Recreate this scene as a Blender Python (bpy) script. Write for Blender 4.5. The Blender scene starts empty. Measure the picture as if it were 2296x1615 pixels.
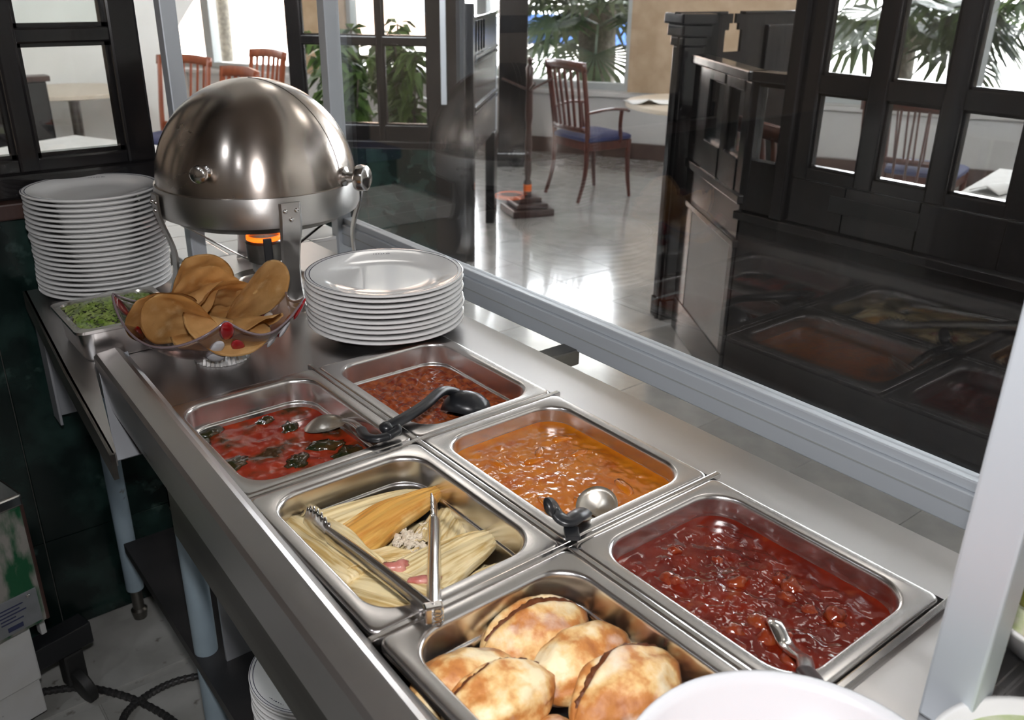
import bpy, bmesh, math, random
from mathutils import Vector, Matrix, noise
from math import pi, sin, cos, radians as R
random.seed(7)
S = bpy.context.scene
C = S.collection

# ------------------------------------------------------------------ camera, sky, light, exposure
CAM = Vector((-0.6009, -0.6361, 0.6204))
cr = Vector((0.78241446, -0.62260338, 0.01387935)); cu = Vector((0.236864, 0.31812678, 0.91798191)); cf = Vector((0.57595404, 0.71495481, -0.39637932))
cd = bpy.data.cameras.new('camera'); cam = bpy.data.objects.new('camera', cd); C.objects.link(cam)
cam.matrix_world = Matrix(((cr.x, cu.x, -cf.x, CAM.x), (cr.y, cu.y, -cf.y, CAM.y), (cr.z, cu.z, -cf.z, CAM.z), (0, 0, 0, 1)))
cd.sensor_width = 36; cd.lens = 1981.7 / 2296 * 36; cd.clip_start = .02; cd.clip_end = 300
cd.dof.use_dof = True; cd.dof.focus_distance = 1.35; cd.dof.aperture_fstop = 8
S.camera = cam
S.view_settings.view_transform = 'Standard'; S.view_settings.look = 'None'
S.view_settings.gamma = 1; S.view_settings.exposure = 0; S.view_settings.use_curve_mapping = False
cy = S.cycles
cy.use_denoising = True
cy.max_bounces = 9; cy.diffuse_bounces = 4; cy.glossy_bounces = 4; cy.transparent_max_bounces = 16; cy.transmission_bounces = 4
cy.caustics_reflective = False; cy.caustics_refractive = False
cy.sample_clamp_indirect = 6

W = bpy.data.worlds.new('sky'); S.world = W; W.use_nodes = True
W.node_tree.nodes['Background'].inputs[0].default_value = (.93, .97, 1, 1)
W.node_tree.nodes['Background'].inputs[1].default_value = 29

def area(name, loc, target, sx, sy, power, col=(1, 1, 1), spread=180):
    l = bpy.data.lights.new(name, 'AREA'); l.shape = 'RECTANGLE'; l.size = sx; l.size_y = sy
    l.energy = power; l.color = col; l.spread = R(spread)
    o = bpy.data.objects.new(name, l); C.objects.link(o); o.location = loc
    o.rotation_euler = (Vector(target) - Vector(loc)).to_track_quat('-Z', 'Y').to_euler()
    return o
# the photographer's flash, on top of the camera
flash = area('camera_flash', CAM + cu * .13 - cf * .02, CAM + cf * 2 + cu * .1, .07, .045, 9.5, (1, .975, .985), 140)
flash['label'] = 'camera flash above the lens'; flash['category'] = 'lamp'
# kitchen ceiling lamps behind the camera
for i, (x, y) in enumerate(((-1.5, -.6), (-1.3, .35))):
    l = area('kitchen_lamp', (x, y, 1.46), (x, y, 0), .14, .08, 3.5, (.9, .94, 1))
    l['label'] = 'kitchen ceiling lamp light'; l['category'] = 'lamp'
# unseen fill lights added under the dining ceiling, without fixtures
for i, (x, y) in enumerate(((3.4, 1.2), (2.6, 4.6), (1.0, 8.0), (5.6, 1.6))):
    l = area('dining_fill', (x, y, 3.7), (x, y, 0), .8, .8, 15, (1, .95, .88))
    l['label'] = 'unseen fill light added under the dining ceiling'; l['category'] = 'lamp'

# ------------------------------------------------------------------ materials
MATS = {}
def node(nt, t, **kw):
    n = nt.nodes.new(t)
    for k, v in kw.items(): setattr(n, k, v)
    return n
def M(name, col, rough=.5, metal=0, col2=None, scale=5, stretch=(1, 1, 1), lo=.35, hi=.65, detail=4, bump=0, bscale=None, bstretch=None, rough2=None, coat=0, spec=.5, emit=None, es=0, col3=None, scale3=3, lo3=.55, hi3=.7, sss=0):
    m = bpy.data.materials.new(name); m.use_nodes = True; nt = m.node_tree; b = nt.nodes['Principled BSDF']
    c4 = lambda c: (*c, 1)
    b.inputs['Base Color'].default_value = c4(col); b.inputs['Roughness'].default_value = rough; b.inputs['Metallic'].default_value = metal
    b.inputs['Specular IOR Level'].default_value = spec
    if coat: b.inputs['Coat Weight'].default_value = coat; b.inputs['Coat Roughness'].default_value = .08
    if sss: b.inputs['Subsurface Weight'].default_value = sss; b.inputs['Subsurface Radius'].default_value = (.01, .006, .003)
    if emit: b.inputs['Emission Color'].default_value = c4(emit); b.inputs['Emission Strength'].default_value = es
    if col2 or bump or rough2 is not None:
        tc = node(nt, 'ShaderNodeTexCoord')
        def noi(sc, st):
            mp = node(nt, 'ShaderNodeMapping'); mp.inputs['Scale'].default_value = st
            nt.links.new(tc.outputs['Object'], mp.inputs[0])
            n = node(nt, 'ShaderNodeTexNoise'); n.inputs['Scale'].default_value = sc; n.inputs['Detail'].default_value = detail
            nt.links.new(mp.outputs[0], n.inputs['Vector']); return n
        n = noi(scale, stretch)
        def ramp(nn, a, bb):
            r = node(nt, 'ShaderNodeMapRange'); r.inputs[1].default_value = a; r.inputs[2].default_value = bb
            nt.links.new(nn.outputs[0], r.inputs[0]); return r
        if col2:
            r = ramp(n, lo, hi)
            mx = node(nt, 'ShaderNodeMix', data_type='RGBA'); mx.inputs[6].default_value = c4(col); mx.inputs[7].default_value = c4(col2)
            nt.links.new(r.outputs[0], mx.inputs[0]); out = mx.outputs[2]
            if col3:
                n3 = noi(scale3, (1, 1, 1)); r3 = ramp(n3, lo3, hi3)
                m3 = node(nt, 'ShaderNodeMix', data_type='RGBA'); m3.inputs[7].default_value = c4(col3)
                nt.links.new(out, m3.inputs[6]); nt.links.new(r3.outputs[0], m3.inputs[0]); out = m3.outputs[2]
            nt.links.new(out, b.inputs['Base Color'])
        if rough2 is not None:
            r = ramp(n, .3, .7); r.inputs[3].default_value = rough; r.inputs[4].default_value = rough2
            nt.links.new(r.outputs[0], b.inputs['Roughness'])
        if bump:
            nb = noi(bscale or scale, bstretch or stretch)
            bp = node(nt, 'ShaderNodeBump'); bp.inputs['Strength'].default_value = 1; bp.inputs['Distance'].default_value = bump
            nt.links.new(nb.outputs[0], bp.inputs['Height']); nt.links.new(bp.outputs[0], b.inputs['Normal'])
    MATS[name] = m; return m
def glass(name, tint=(.96, .98, .97), f=1.45, rough=.0, boost=1.0):
    m = bpy.data.materials.new(name); m.use_nodes = True; nt = m.node_tree; nt.nodes.clear()
    o = node(nt, 'ShaderNodeOutputMaterial'); mx = node(nt, 'ShaderNodeMixShader'); t = node(nt, 'ShaderNodeBsdfTransparent'); g = node(nt, 'ShaderNodeBsdfGlossy')
    fr = node(nt, 'ShaderNodeFresnel'); ge = node(nt, 'ShaderNodeNewGeometry'); mr = node(nt, 'ShaderNodeMapRange')
    mr.inputs[3].default_value = f; mr.inputs[4].default_value = 1 / f      # same fresnel on both faces of a thin pane
    nt.links.new(ge.outputs['Backfacing'], mr.inputs[0]); nt.links.new(mr.outputs[0], fr.inputs[0])
    t.inputs[0].default_value = (*tint, 1); g.inputs[0].default_value = (boost, boost, boost, 1); g.inputs['Roughness'].default_value = rough
    nt.links.new(fr.outputs[0], mx.inputs[0]); nt.links.new(t.outputs[0], mx.inputs[1]); nt.links.new(g.outputs[0], mx.inputs[2]); nt.links.new(mx.outputs[0], o.inputs[0])
    MATS[name] = m; return m
steel = M('brushed_steel', (.66, .645, .64), .27, 1, scale=30, stretch=(1, .03, 1), rough2=.37, bump=.00005, bscale=60, bstretch=(14, .3, 14))
steel_x = M('brushed_steel_across', (.60, .585, .565), .30, 1, scale=30, stretch=(.03, 1, 1), rough2=.4, bump=.00006, bscale=60, bstretch=(.3, 14, 14))
pan_steel = M('pan_steel', (.74, .715, .70), .23, 1, scale=9, stretch=(1, 1, 2.5), rough2=.27)
shiny = M('polished_steel', (.72, .70, .68), .12, 1, scale=14, rough2=.22)
dome_steel = M('dome_steel', (.52, .465, .42), .20, 1, scale=10, rough2=.28, bump=.0003, bscale=5)
for _m in (dome_steel, steel_x):
    _b = _m.node_tree.nodes['Principled BSDF']; _b.inputs['Anisotropic'].default_value = .7; _b.inputs['Anisotropic Rotation'].default_value = .25; _t = node(_m.node_tree, 'ShaderNodeTangent', direction_type='RADIAL', axis='Z'); _m.node_tree.links.new(_t.outputs[0], _b.inputs['Tangent'])
dark_steel = M('dark_steel', (.23, .22, .2), .35, 1, col2=(.14, .13, .12), scale=6, stretch=(1, .1, 3))
worn_steel = M('worn_spoon_steel', (.78, .74, .66), .32, .9, col2=(.62, .50, .34), scale=40, lo=.5, hi=.7)
alu = M('aluminium', (.51, .55, .59), .42, .35, scale=5, rough2=.5)
white_china = M('white_china', (.80, .80, .79), .10, 0, coat=.3)
white_plastic = M('white_melamine', (.60, .61, .63), .25)
blue_line = M('blue_glaze', (.015, .02, .06), .15)
black_plastic = M('black_nylon', (.012, .013, .015), .32, bump=.0002, bscale=60, scale=20)
black_wood = M('black_lacquered_wood', (.008, .008, .009), .2, spec=.35, col2=(.014, .012, .012), scale=3, stretch=(8, 8, .6), bump=.0006, bscale=14, bstretch=(2, 2, .3), coat=.25)
brown_wood = M('dark_brown_wood', (.035, .017, .014), .35, col2=(.06, .03, .024), scale=6, stretch=(6, 6, .5))
red_wood = M('mahogany_chair_wood', (.055, .012, .009), .28, col2=(.085, .02, .012), scale=8, stretch=(5, 5, .6), coat=.3)
orange_wood = M('orange_chair_wood', (.24, .06, .028), .35, col2=(.30, .085, .036), scale=8, stretch=(5, 5, .6))
blue_fabric = M('navy_seat_fabric', (.02, .026, .085), .75, col2=(.035, .045, .13), scale=120)
marble = M('green_marble', (.003, .009, .008), .2, col2=(.028, .062, .053), scale=7, lo=.44, hi=.78, detail=10, col3=(.10, .17, .15), scale3=13, lo3=.63, hi3=.85)
tile_d = M('dining_floor_tile', (.40, .40, .395), .16, col2=(.48, .48, .47), scale=9, detail=8, rough2=.22, spec=.9, coat=.9)
tile_k = M('kitchen_floor_tile', (.40, .40, .38), .5, col2=(.28, .28, .26), scale=7, detail=8, col3=(.12, .11, .09), scale3=26, lo3=.64, hi3=.74)
grout = M('grout', (.12, .12, .11), .8)
plaster = M('white_plaster', (.72, .71, .68), .8, col2=(.66, .65, .62), scale=3)
ceil_m = M('ceiling_paint', (.46, .45, .44), .9, col2=(.42, .41, .40), scale=2)
kit_wall = M('kitchen_wall_paint', (.24, .19, .15), .7, col2=(.20, .155, .12), scale=2)
kit_ceil = M('kitchen_ceiling_paint', (.34, .285, .24), .8, col2=(.3, .25, .21), scale=2)
tan = M('tan_wallpaper', (.36, .25, .155), .6, col2=(.45, .33, .22), scale=7, detail=9, lo=.4, hi=.7)
wains = M('grey_wainscot', (.48, .47, .46), .55, col2=(.44, .43, .42), scale=4)
base_m = M('brown_baseboard', (.06, .035, .03), .4, col2=(.08, .05, .04), scale=5)
cream = M('cream_tabletop', (.62, .53, .42), .3, col2=(.68, .6, .5), scale=5)
cloth = M('white_cloth', (.8, .8, .79), .8, col2=(.74, .74, .73), scale=30, bump=.002, bscale=12)
frame_m = M('window_frame_paint', (.38, .40, .40), .4, .3, scale=5, rough2=.5)
blind_m = M('pale_blind', (.66, .68, .64), .7, col2=(.6, .62, .58), scale=3)
G = glass('clear_glass', (.97, .975, .97)); GW = glass('window_glass', (.97, .97, .97))
GG = glass('guard_glass', (.97, .97, .975), 1.5)
GB = glass('bowl_glass', (.72, .68, .69), 2.0, .05)
GP = glass('cling_film', (.94, .96, .94), 1.5, .12)
red_glass = M('red_glass', (.26, .005, .008), .08, coat=.6)
leaf = M('leaf_green', (.045, .10, .02), .4, col2=(.09, .16, .03), scale=6)
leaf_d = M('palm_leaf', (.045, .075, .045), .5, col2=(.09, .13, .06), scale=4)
leaf_l = M('bright_green_palm_leaf', (.12, .22, .03), .5, col2=(.07, .14, .03), scale=4)  # brighter, yellower green for a single palm
leaf_dry = M('dry_palm_leaf', (.35, .27, .14), .7, col2=(.25, .2, .12), scale=4)
bark = M('palm_bark', (.10, .09, .075), .9, col2=(.17, .15, .12), scale=20, bump=.02, bscale=20)
pave = M('pale_pavement', (.62, .60, .56), .9, col2=(.55, .54, .5), scale=2)
peach = M('peach_facade', (.6, .42, .32), .9, col2=(.55, .38, .3), scale=1)
facade_w = M('white_facade', (.7, .7, .68), .9, col2=(.62, .62, .6), scale=1)
blue_p = M('blue_paint', (.06, .14, .42), .6, col2=(.08, .18, .5), scale=1)
terracotta = M('terracotta', (.26, .10, .06), .7, col2=(.2, .08, .05), scale=8)
soil = M('soil', (.04, .03, .02), .9, col2=(.06, .045, .03), scale=30)
tomato = M('tomato_sauce', (.24, .016, .005), .2, col2=(.34, .04, .010), scale=22, lo=.35, hi=.65, detail=7, col3=(.045, .022, .006), scale3=20, lo3=.50, hi3=.64, bump=.0010, bscale=60)
poblano = M('poblano_strip', (.010, .018, .006), .12, col2=(.05, .025, .006), scale=60, bump=.001, bscale=80, coat=.5)
meat_s = M('shredded_meat_sauce', (.15, .016, .005), .26, col2=(.33, .078, .02), scale=60, detail=8, lo=.34, hi=.62, bump=.0014, bscale=110)
orange_s = M('orange_sauce', (.44, .11, .003), .10, col2=(.54, .17, .006), scale=26, detail=6, bump=.0004, bscale=60, spec=.7, coat=.6, col3=(.38, .065, .002), scale3=16)
chile_s = M('red_chile_sauce', (.095, .006, .002), .10, col2=(.17, .014, .004), scale=22, detail=6, bump=.0004, bscale=60, spec=.7, col3=(.20, .03, .008), scale3=34, lo3=.62, hi3=.72)
chunk_m = M('chile_meat_chunk', (.15, .014, .005), .14, col2=(.24, .045, .012), scale=60, bump=.001, bscale=90, coat=.4)
crustring = M('dried_sauce_ring', (.20, .085, .03), .6, col2=(.09, .03, .012), scale=80, bump=.001, bscale=140)
husk = M('corn_husk', (.74, .61, .35), .5, col2=(.46, .31, .11), scale=26, stretch=(.12, 6, 6), lo=.45, hi=.66, detail=6, bump=.0012, bscale=26, bstretch=(.1, 7, 7), col3=(.74, .62, .38), scale3=14, sss=.1)
husk_o = M('orange_corn_husk', (.64, .36, .085), .45, col2=(.50, .22, .04), scale=26, stretch=(.16, 5, 5), lo=.4, hi=.66, detail=6, bump=.0012, bscale=26, bstretch=(.1, 7, 7), col3=(.72, .52, .22), scale3=16, sss=.1)
masa = M('masa_crumb', (.70, .63, .50), .6, col2=(.62, .52, .40), scale=60, bump=.001, bscale=90)
pinkmeat = M('pink_meat', (.42, .10, .08), .35, col2=(.55, .25, .2), scale=60, bump=.001, bscale=80)
tortilla = M('fried_tortilla', (.78, .50, .21), .5, col2=(.60, .32, .10), scale=18, detail=8, lo=.38, hi=.66, bump=.0018, bscale=38, col3=(.86, .66, .36), scale3=26, lo3=.55, hi3=.75)
lettuce = M('lettuce', (.17, .28, .03), .45, col2=(.36, .44, .12), scale=40)
filling = M('bean_filling', (.20, .055, .016), .5, col2=(.28, .10, .035), scale=90, bump=.002, bscale=120)
salsa_m = M('red_salsa', (.45, .06, .02), .25, col2=(.6, .2, .12), scale=50, bump=.002, bscale=70)
flame_m = M('burner_glow', (.9, .2, .02), .5, emit=(1, .16, .01), es=1.8)
leg_paint = M('blue_grey_leg_paint', (.28, .36, .41), .45, col2=(.24, .31, .36), scale=9, col3=(.16, .17, .16), scale3=30, lo3=.68, hi3=.72)
shelf_m = M('dark_shelf_steel', (.05, .05, .052), .4, .7, col2=(.09, .085, .085), scale=5)
grey_panel = M('grey_painted_panel', (.34, .36, .38), .45, .35, col2=(.3, .31, .33), scale=5, col3=(.2, .19, .18), scale3=12, lo3=.62, hi3=.7)
white_enamel = M('white_enamel', (.52, .53, .53), .4, col2=(.46, .46, .44), scale=8, col3=(.2, .19, .17), scale3=40, lo3=.71, hi3=.75)
green_enamel = M('scratched_green_enamel', (.008, .07, .028), .4, col2=(.22, .21, .19), scale=9, stretch=(2.4, 2.4, .8), detail=9, lo=.46, hi=.56)
sticker = M('silver_sticker', (.25, .26, .28), .35, .4, col2=(.2, .21, .22), scale=20)
ink = M('dark_ink', (.02, .025, .07), .6)
rubber = M('black_rubber', (.012, .012, .012), .55)
hose_m = M('dark_wire_hose', (.035, .035, .035), .4, .4, scale=8, rough2=.5)
orange_tag = M('orange_tape', (.8, .16, .03), .5)
jalapeno = M('pickled_jalapeno', (.16, .17, .03), .25, col2=(.24, .24, .06), scale=20)
tomato_w = M('tomato_wedge', (.55, .08, .03), .25, col2=(.65, .18, .07), scale=12)
onion = M('pale_relish', (.6, .64, .45), .4, col2=(.45, .55, .25), scale=60, bump=.001, bscale=90)

def bread_mat():
    m = bpy.data.materials.new('bread_crust'); m.use_nodes = True; nt = m.node_tree; b = nt.nodes['Principled BSDF']
    tc = node(nt, 'ShaderNodeTexCoord')
    def noi(sc, st=(1, 1, 1), d=6):
        mp = node(nt, 'ShaderNodeMapping'); mp.inputs['Scale'].default_value = st; nt.links.new(tc.outputs['Object'], mp.inputs[0])
        oi = node(nt, 'ShaderNodeObjectInfo'); ad = node(nt, 'ShaderNodeVectorMath', operation='ADD'); nt.links.new(mp.outputs[0], ad.inputs[0])
        sc2 = node(nt, 'ShaderNodeVectorMath', operation='SCALE'); sc2.inputs['Scale'].default_value = 7; cx = node(nt, 'ShaderNodeCombineXYZ')
        nt.links.new(oi.outputs['Random'], cx.inputs[0]); nt.links.new(oi.outputs['Random'], cx.inputs[1]); nt.links.new(cx.outputs[0], sc2.inputs[0]); nt.links.new(sc2.outputs[0], ad.inputs[1])
        n = node(nt, 'ShaderNodeTexNoise'); n.inputs['Scale'].default_value = sc; n.inputs['Detail'].default_value = d; nt.links.new(ad.outputs[0], n.inputs['Vector']); return n
    n1 = noi(23); n2 = noi(46, d=9); n3 = noi(20); n4 = noi(70)
    cr_ = node(nt, 'ShaderNodeValToRGB'); e = cr_.color_ramp.elements
    e[0].position = .36; e[0].color = (.80, .66, .42, 1); e[1].position = .72; e[1].color = (.30, .085, .018, 1)
    x = cr_.color_ramp.elements.new(.46); x.color = (.72, .47, .20, 1); x = cr_.color_ramp.elements.new(.56); x.color = (.50, .20, .05, 1)
    av = node(nt, 'ShaderNodeMath', operation='MULTIPLY_ADD'); av.inputs[1].default_value = .35; nt.links.new(n2.outputs[0], av.inputs[0])
    m2 = node(nt, 'ShaderNodeMath', operation='MULTIPLY'); m2.inputs[1].default_value = .65; nt.links.new(n1.outputs[0], m2.inputs[0]); nt.links.new(m2.outputs[0], av.inputs[2])
    nt.links.new(av.outputs[0], cr_.inputs[0])
    r = node(nt, 'ShaderNodeMapRange'); r.inputs[1].default_value = .55; r.inputs[2].default_value = .72; r.inputs[4].default_value = .7; nt.links.new(n3.outputs[0], r.inputs[0])
    mx = node(nt, 'ShaderNodeMix', data_type='RGBA'); mx.inputs[7].default_value = (.74, .66, .6, 1); nt.links.new(cr_.outputs[0], mx.inputs[6]); nt.links.new(r.outputs[0], mx.inputs[0]); nt.links.new(mx.outputs[2], b.inputs['Base Color'])
    b.inputs['Roughness'].default_value = .55
    bp = node(nt, 'ShaderNodeBump'); bp.inputs['Distance'].default_value = .0018; nt.links.new(n4.outputs[0], bp.inputs['Height']); nt.links.new(bp.outputs[0], b.inputs['Normal'])
    return m
bread_m = bread_mat()

# ------------------------------------------------------------------ mesh helpers
def obj(name, bm, mat, parent=None, smooth=False, loc=None):
    if isinstance(bm, bpy.types.Mesh): me = bm
    else:
        bmesh.ops.recalc_face_normals(bm, faces=bm.faces[:])
        me = bpy.data.meshes.new(name); bm.to_mesh(me); bm.free()
        if smooth:
            me.polygons.foreach_set('use_smooth', [True] * len(me.polygons))
            if smooth != 'all': 
                try: me.set_sharp_from_angle(angle=R(38))
                except Exception: pass
        me.materials.append(mat)
    o = bpy.data.objects.new(name, me); C.objects.link(o)
    if parent: o.parent = parent
    if loc: o.location = loc
    return o
def tag(o, label=None, cat=None, group=None, kind=None):
    if label: o['label'] = label
    if cat: o['category'] = cat
    if group: o['group'] = group
    if kind: o['kind'] = kind
    return o
def thing(name, label, cat, loc=(0, 0, 0), rz=0, group=None):
    o = bpy.data.objects.new(name, None); C.objects.link(o); o.empty_display_size = .05
    o.location = loc; o.rotation_euler = (0, 0, rz)
    return tag(o, label, cat, group)
def dup(root, loc, rot=None, label=None, group=None):
    r = root.copy(); C.objects.link(r); r.location = loc
    if rot is not None: r.rotation_euler = rot if isinstance(rot, tuple) else (0, 0, rot)
    if label: r['label'] = label
    if group: r['group'] = group
    for ch in list(root.children):
        c = ch.copy(); C.objects.link(c); c.parent = r
        for g in list(ch.children):
            d = g.copy(); C.objects.link(d); d.parent = c
    return r
def B(bm=None): return bm if bm is not None else bmesh.new()
def box(x0, x1, y0, y1, z0, z1, bev=0, bm=None, mat=None):
    own = bmesh.new()
    vs = [own.verts.new((x, y, z)) for x in (x0, x1) for y in (y0, y1) for z in (z0, z1)]
    for f in ((0, 1, 3, 2), (4, 6, 7, 5), (0, 4, 5, 1), (2, 3, 7, 6), (0, 2, 6, 4), (1, 5, 7, 3)): own.faces.new([vs[i] for i in f])
    if bev: bmesh.ops.bevel(own, geom=own.edges[:], offset=bev, segments=2, affect='EDGES', profile=.6)
    if mat is not None: bmesh.ops.transform(own, matrix=mat, verts=own.verts[:])
    if bm is None: return own
    me = bpy.data.meshes.new('t'); own.to_mesh(me); own.free(); bm.from_mesh(me); bpy.data.meshes.remove(me)
    return bm
def loft(loops, bm=None, cap0=False, cap1=False, closed=True):
    bm = B(bm); rows = [[bm.verts.new(p) for p in l] for l in loops]
    n = len(rows[0])
    for a, b in zip(rows, rows[1:]):
        for i in range(n if closed else n - 1):
            j = (i + 1) % n
            bm.faces.new((a[i], a[j], b[j], b[i]))
    if cap0: bm.faces.new(rows[0][::-1])
    if cap1: bm.faces.new(rows[-1])
    return bm
def lathe(prof, n=48, c=(0, 0, 0), bm=None, cap0=False, cap1=False):
    return loft([[(c[0] + r * cos(2 * pi * i / n), c[1] + r * sin(2 * pi * i / n), c[2] + z) for i in range(n)] for r, z in prof], bm, cap0, cap1)
def rr(a, b, r, z, n=8, cx=0, cy_=0):
    out = []
    for k, (sx, sy) in enumerate(((1, 1), (-1, 1), (-1, -1), (1, -1))):
        for i in range(n + 1):
            t = pi / 2 * (k + i / n)
            out.append((cx + sx * (a - r) + r * cos(t), cy_ + sy * (b - r) + r * sin(t), z))
    return out
def catmull(pts, m=8):
    pts = [Vector(p) for p in pts]; out = []
    for i in range(len(pts) - 1):
        p0 = pts[max(i - 1, 0)]; p1 = pts[i]; p2 = pts[i + 1]; p3 = pts[min(i + 2, len(pts) - 1)]
        for k in range(m):
            t = k / m
            out.append(.5 * ((2 * p1) + (p2 - p0) * t + (2 * p0 - 5 * p1 + 4 * p2 - p3) * t * t + (3 * p1 - p0 - 3 * p2 + p3) * t ** 3))
    out.append(pts[-1]); return out
def tube(pts, rad, n=10, bm=None, caps=True, flat=1.0, up=None):
    pts = [Vector(p) for p in pts]; loops = []; prev = None
    for i, p in enumerate(pts):
        t = (pts[min(i + 1, len(pts) - 1)] - pts[max(i - 1, 0)]).normalized()
        if up is not None: a = Vector(up) - t * t.dot(Vector(up))
        elif prev is None: a = Vector((0, 0, 1)) - t * t.z if abs(t.z) < .9 else Vector((1, 0, 0)) - t * t.x
        else: a = prev - t * prev.dot(t)
        a.normalize(); prev = a; b = t.cross(a)
        s = i / (len(pts) - 1); r = rad(s) if callable(rad) else rad
        rw, rh = (r if isinstance(r, tuple) else (r, r * flat))
        loops.append([p + b * (rw * cos(2 * pi * k / n)) + a * (rh * sin(2 * pi * k / n)) for k in range(n)])
    return loft(loops, bm, caps, caps)
def grid(nx, ny, fn, bm=None):
    bm = B(bm); v = [[bm.verts.new(fn(i / nx, j / ny)) for i in range(nx + 1)] for j in range(ny + 1)]
    for j in range(ny):
        for i in range(nx): bm.faces.new((v[j][i], v[j][i + 1], v[j + 1][i + 1], v[j + 1][i]))
    return bm
def solid(o, t, off=0):
    m = o.modifiers.new('s', 'SOLIDIFY'); m.thickness = t; m.offset = off; return o
def extrude_poly(poly, z0, z1, bm=None, mat=None):
    bm2 = bmesh.new(); lo = [bm2.verts.new((x, y, z0)) for x, y in poly]; hi = [bm2.verts.new((x, y, z1)) for x, y in poly]
    bm2.faces.new(lo[::-1]); bm2.faces.new(hi)
    for i in range(len(poly)):
        j = (i + 1) % len(poly); bm2.faces.new((lo[i], lo[j], hi[j], hi[i]))
    if mat is not None: bmesh.ops.transform(bm2, matrix=mat, verts=bm2.verts[:])
    if bm is None: return bm2
    me = bpy.data.meshes.new('t'); bm2.to_mesh(me); bm2.free(); bm.from_mesh(me); bpy.data.meshes.remove(me); return bm
def nz(x, y, z=0, s=1): return noise.noise(Vector((x * s, y * s, z * s)))
ZF = -.9
def rotframe(p, d):   # local x along d (horizontal), y = left normal
    d = Vector((d[0], d[1], 0)).normalized(); n = Vector((-d.y, d.x, 0))
    return Matrix(((d.x, n.x, 0, p[0]), (d.y, n.y, 0, p[1]), (0, 0, 1, p[2] if len(p) > 2 else 0), (0, 0, 0, 1)))

# ------------------------------------------------------------------ room shell
st = lambda o: tag(o, kind='structure')
fl = st(obj('floor', box(-2.3, 10.6, -3.3, 13.4, ZF - .1, ZF - .006), grout))
tm = {}
def tile(x, y, s, mat, key):
    if key not in tm:
        o = obj('tile', box(-s / 2 + .0015, s / 2 - .0015, -s / 2 + .0015, s / 2 - .0015, -.02, 0, .001), mat, fl); tm[key] = o.data
    else: o = obj('tile', tm[key], None, fl)
    o.location = (x, y, ZF); return o
T = .4; nt_ = 0
for i in range(13):
    for j in range(22):
        x = .7 + T * i; y = -1.0 + T * j
        # window wall cuts the corner; keep tiles in front of it
        if .861 * (x - 4.947) + .508 * (y - 5.99) > .24: continue
        if x > 3.0 and y < .2: continue
        if x < 1.5 and y > 3.2: continue
        tile(x, y, T, tile_d, 'd'); nt_ += 1
st(obj('floor_far', extrude_poly([(.3, -3.3), (10.5, -3.3), (10.5, -1.75), (.63, 13.3), (-2.2, 13.3), (-2.2, 1.6), (.3, 1.6)], ZF - .03, ZF - .004), tile_d))
for i in range(5):
    for j in range(8):
        tile(-.72 + .33 * i * .72, -.55 + .26 * j, .236, tile_k, 'k')
st(obj('floor_kitchen', box(-2.2, .48, -3.2, 1.5, ZF - .03, ZF - .005), tile_k))

Y1 = 1.44                      # face of the wall at the end of the counter
we = st(obj('wall_end', box(-2.2, .03, Y1 + .012, Y1 + .12, ZF, .15), grout))
k = 0
for x0, x1 in ((-1.5, -.93), (-.93, -.36), (-.36, .03)):
    for z0, z1 in ((ZF, -.64), (-.64, .148)):
        obj('marble_slab', box(x0 + .001, x1 - .001, Y1, Y1 + .02, z0 + .001, z1 - .001, .0015), marble, we)
st(obj('wall_back_end', box(-2.2, -1.0, Y1 + .03, Y1 + .12, .15, 1.5), kit_wall))
st(obj('wall_kitchen_side', box(-2.3, -2.2, -3.3, 1.56, ZF, 1.5), kit_wall))
st(obj('wall_kitchen_rear', box(-2.3, .6, -3.3, -3.2, ZF, 1.5), kit_wall))
st(obj('ceiling_kitchen', box(-2.3, .62, -3.3, 1.56, 1.5, 1.6), kit_ceil))
st(obj('ceiling', box(-2.4, 10.6, -3.4, 13.5, 3.8, 3.9), ceil_m))
st(obj('wall_dining_side', box(-2.3, -2.2, 1.56, 13.4, ZF, 3.8), kit_wall)); st(obj('wall_dark_left', box(-2.2, .5, 6.95, 7.1, ZF, 3.8), kit_wall))
st(obj('wall_far', box(-2.3, 1.2, 13.3, 13.4, ZF, 3.8), plaster))
st(obj('wall_near', box(.6, 10.6, -3.4, -3.3, ZF, 3.8), plaster))
st(obj('wall_right_end', box(10.45, 10.55, -3.4, -1.5, ZF, 3.8), plaster))

# window wall: local x = s along the wall (to the right), local y = outwards
WD = (.508, -.861); WM = rotframe((4.947, 5.99, 0), WD)
ww = bpy.data.objects.new('wall_window', None); C.objects.link(ww); ww.matrix_world = WM; st(ww)
def wbox(name, x0, x1, z0, z1, y0, y1, mat, parent=ww, bev=0): return obj(name, box(x0, x1, y0, y1, z0, z1, bev), mat, parent)
SILL = -.31; TOP = 3.7
wins = [(-9.5, -2.55), (-2.0, .9), (2.5, 7.4)]
segs = [(-11, -9.5), (-2.55, -2.0), (.9, 2.5), (7.4, 10)]
for a, b in segs: wbox('pier', a, b, SILL, 3.8, .0, .25, tan)
wbox('lintel', -11, 10, TOP, 3.8, .01, .24, plaster)
for i in range(15):            # wainscot panels below the sill
    a = -11 + 1.4 * i
    wbox('wainscot_panel', a + .006, a + 1.394, ZF + .14, SILL - .05, .0, .25, wains, bev=.004)
wbox('wainscot_core', -11, 10, ZF, SILL, .012, .24, wains)
wbox('sill', -11, 10, SILL - .05, SILL - .01, -.05, .25, wains, bev=.006)
bb = st(obj('baseboard_window', box(-11, 10, -.02, .0, ZF, ZF + .14, .004), base_m)); bb.matrix_world = WM
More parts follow.
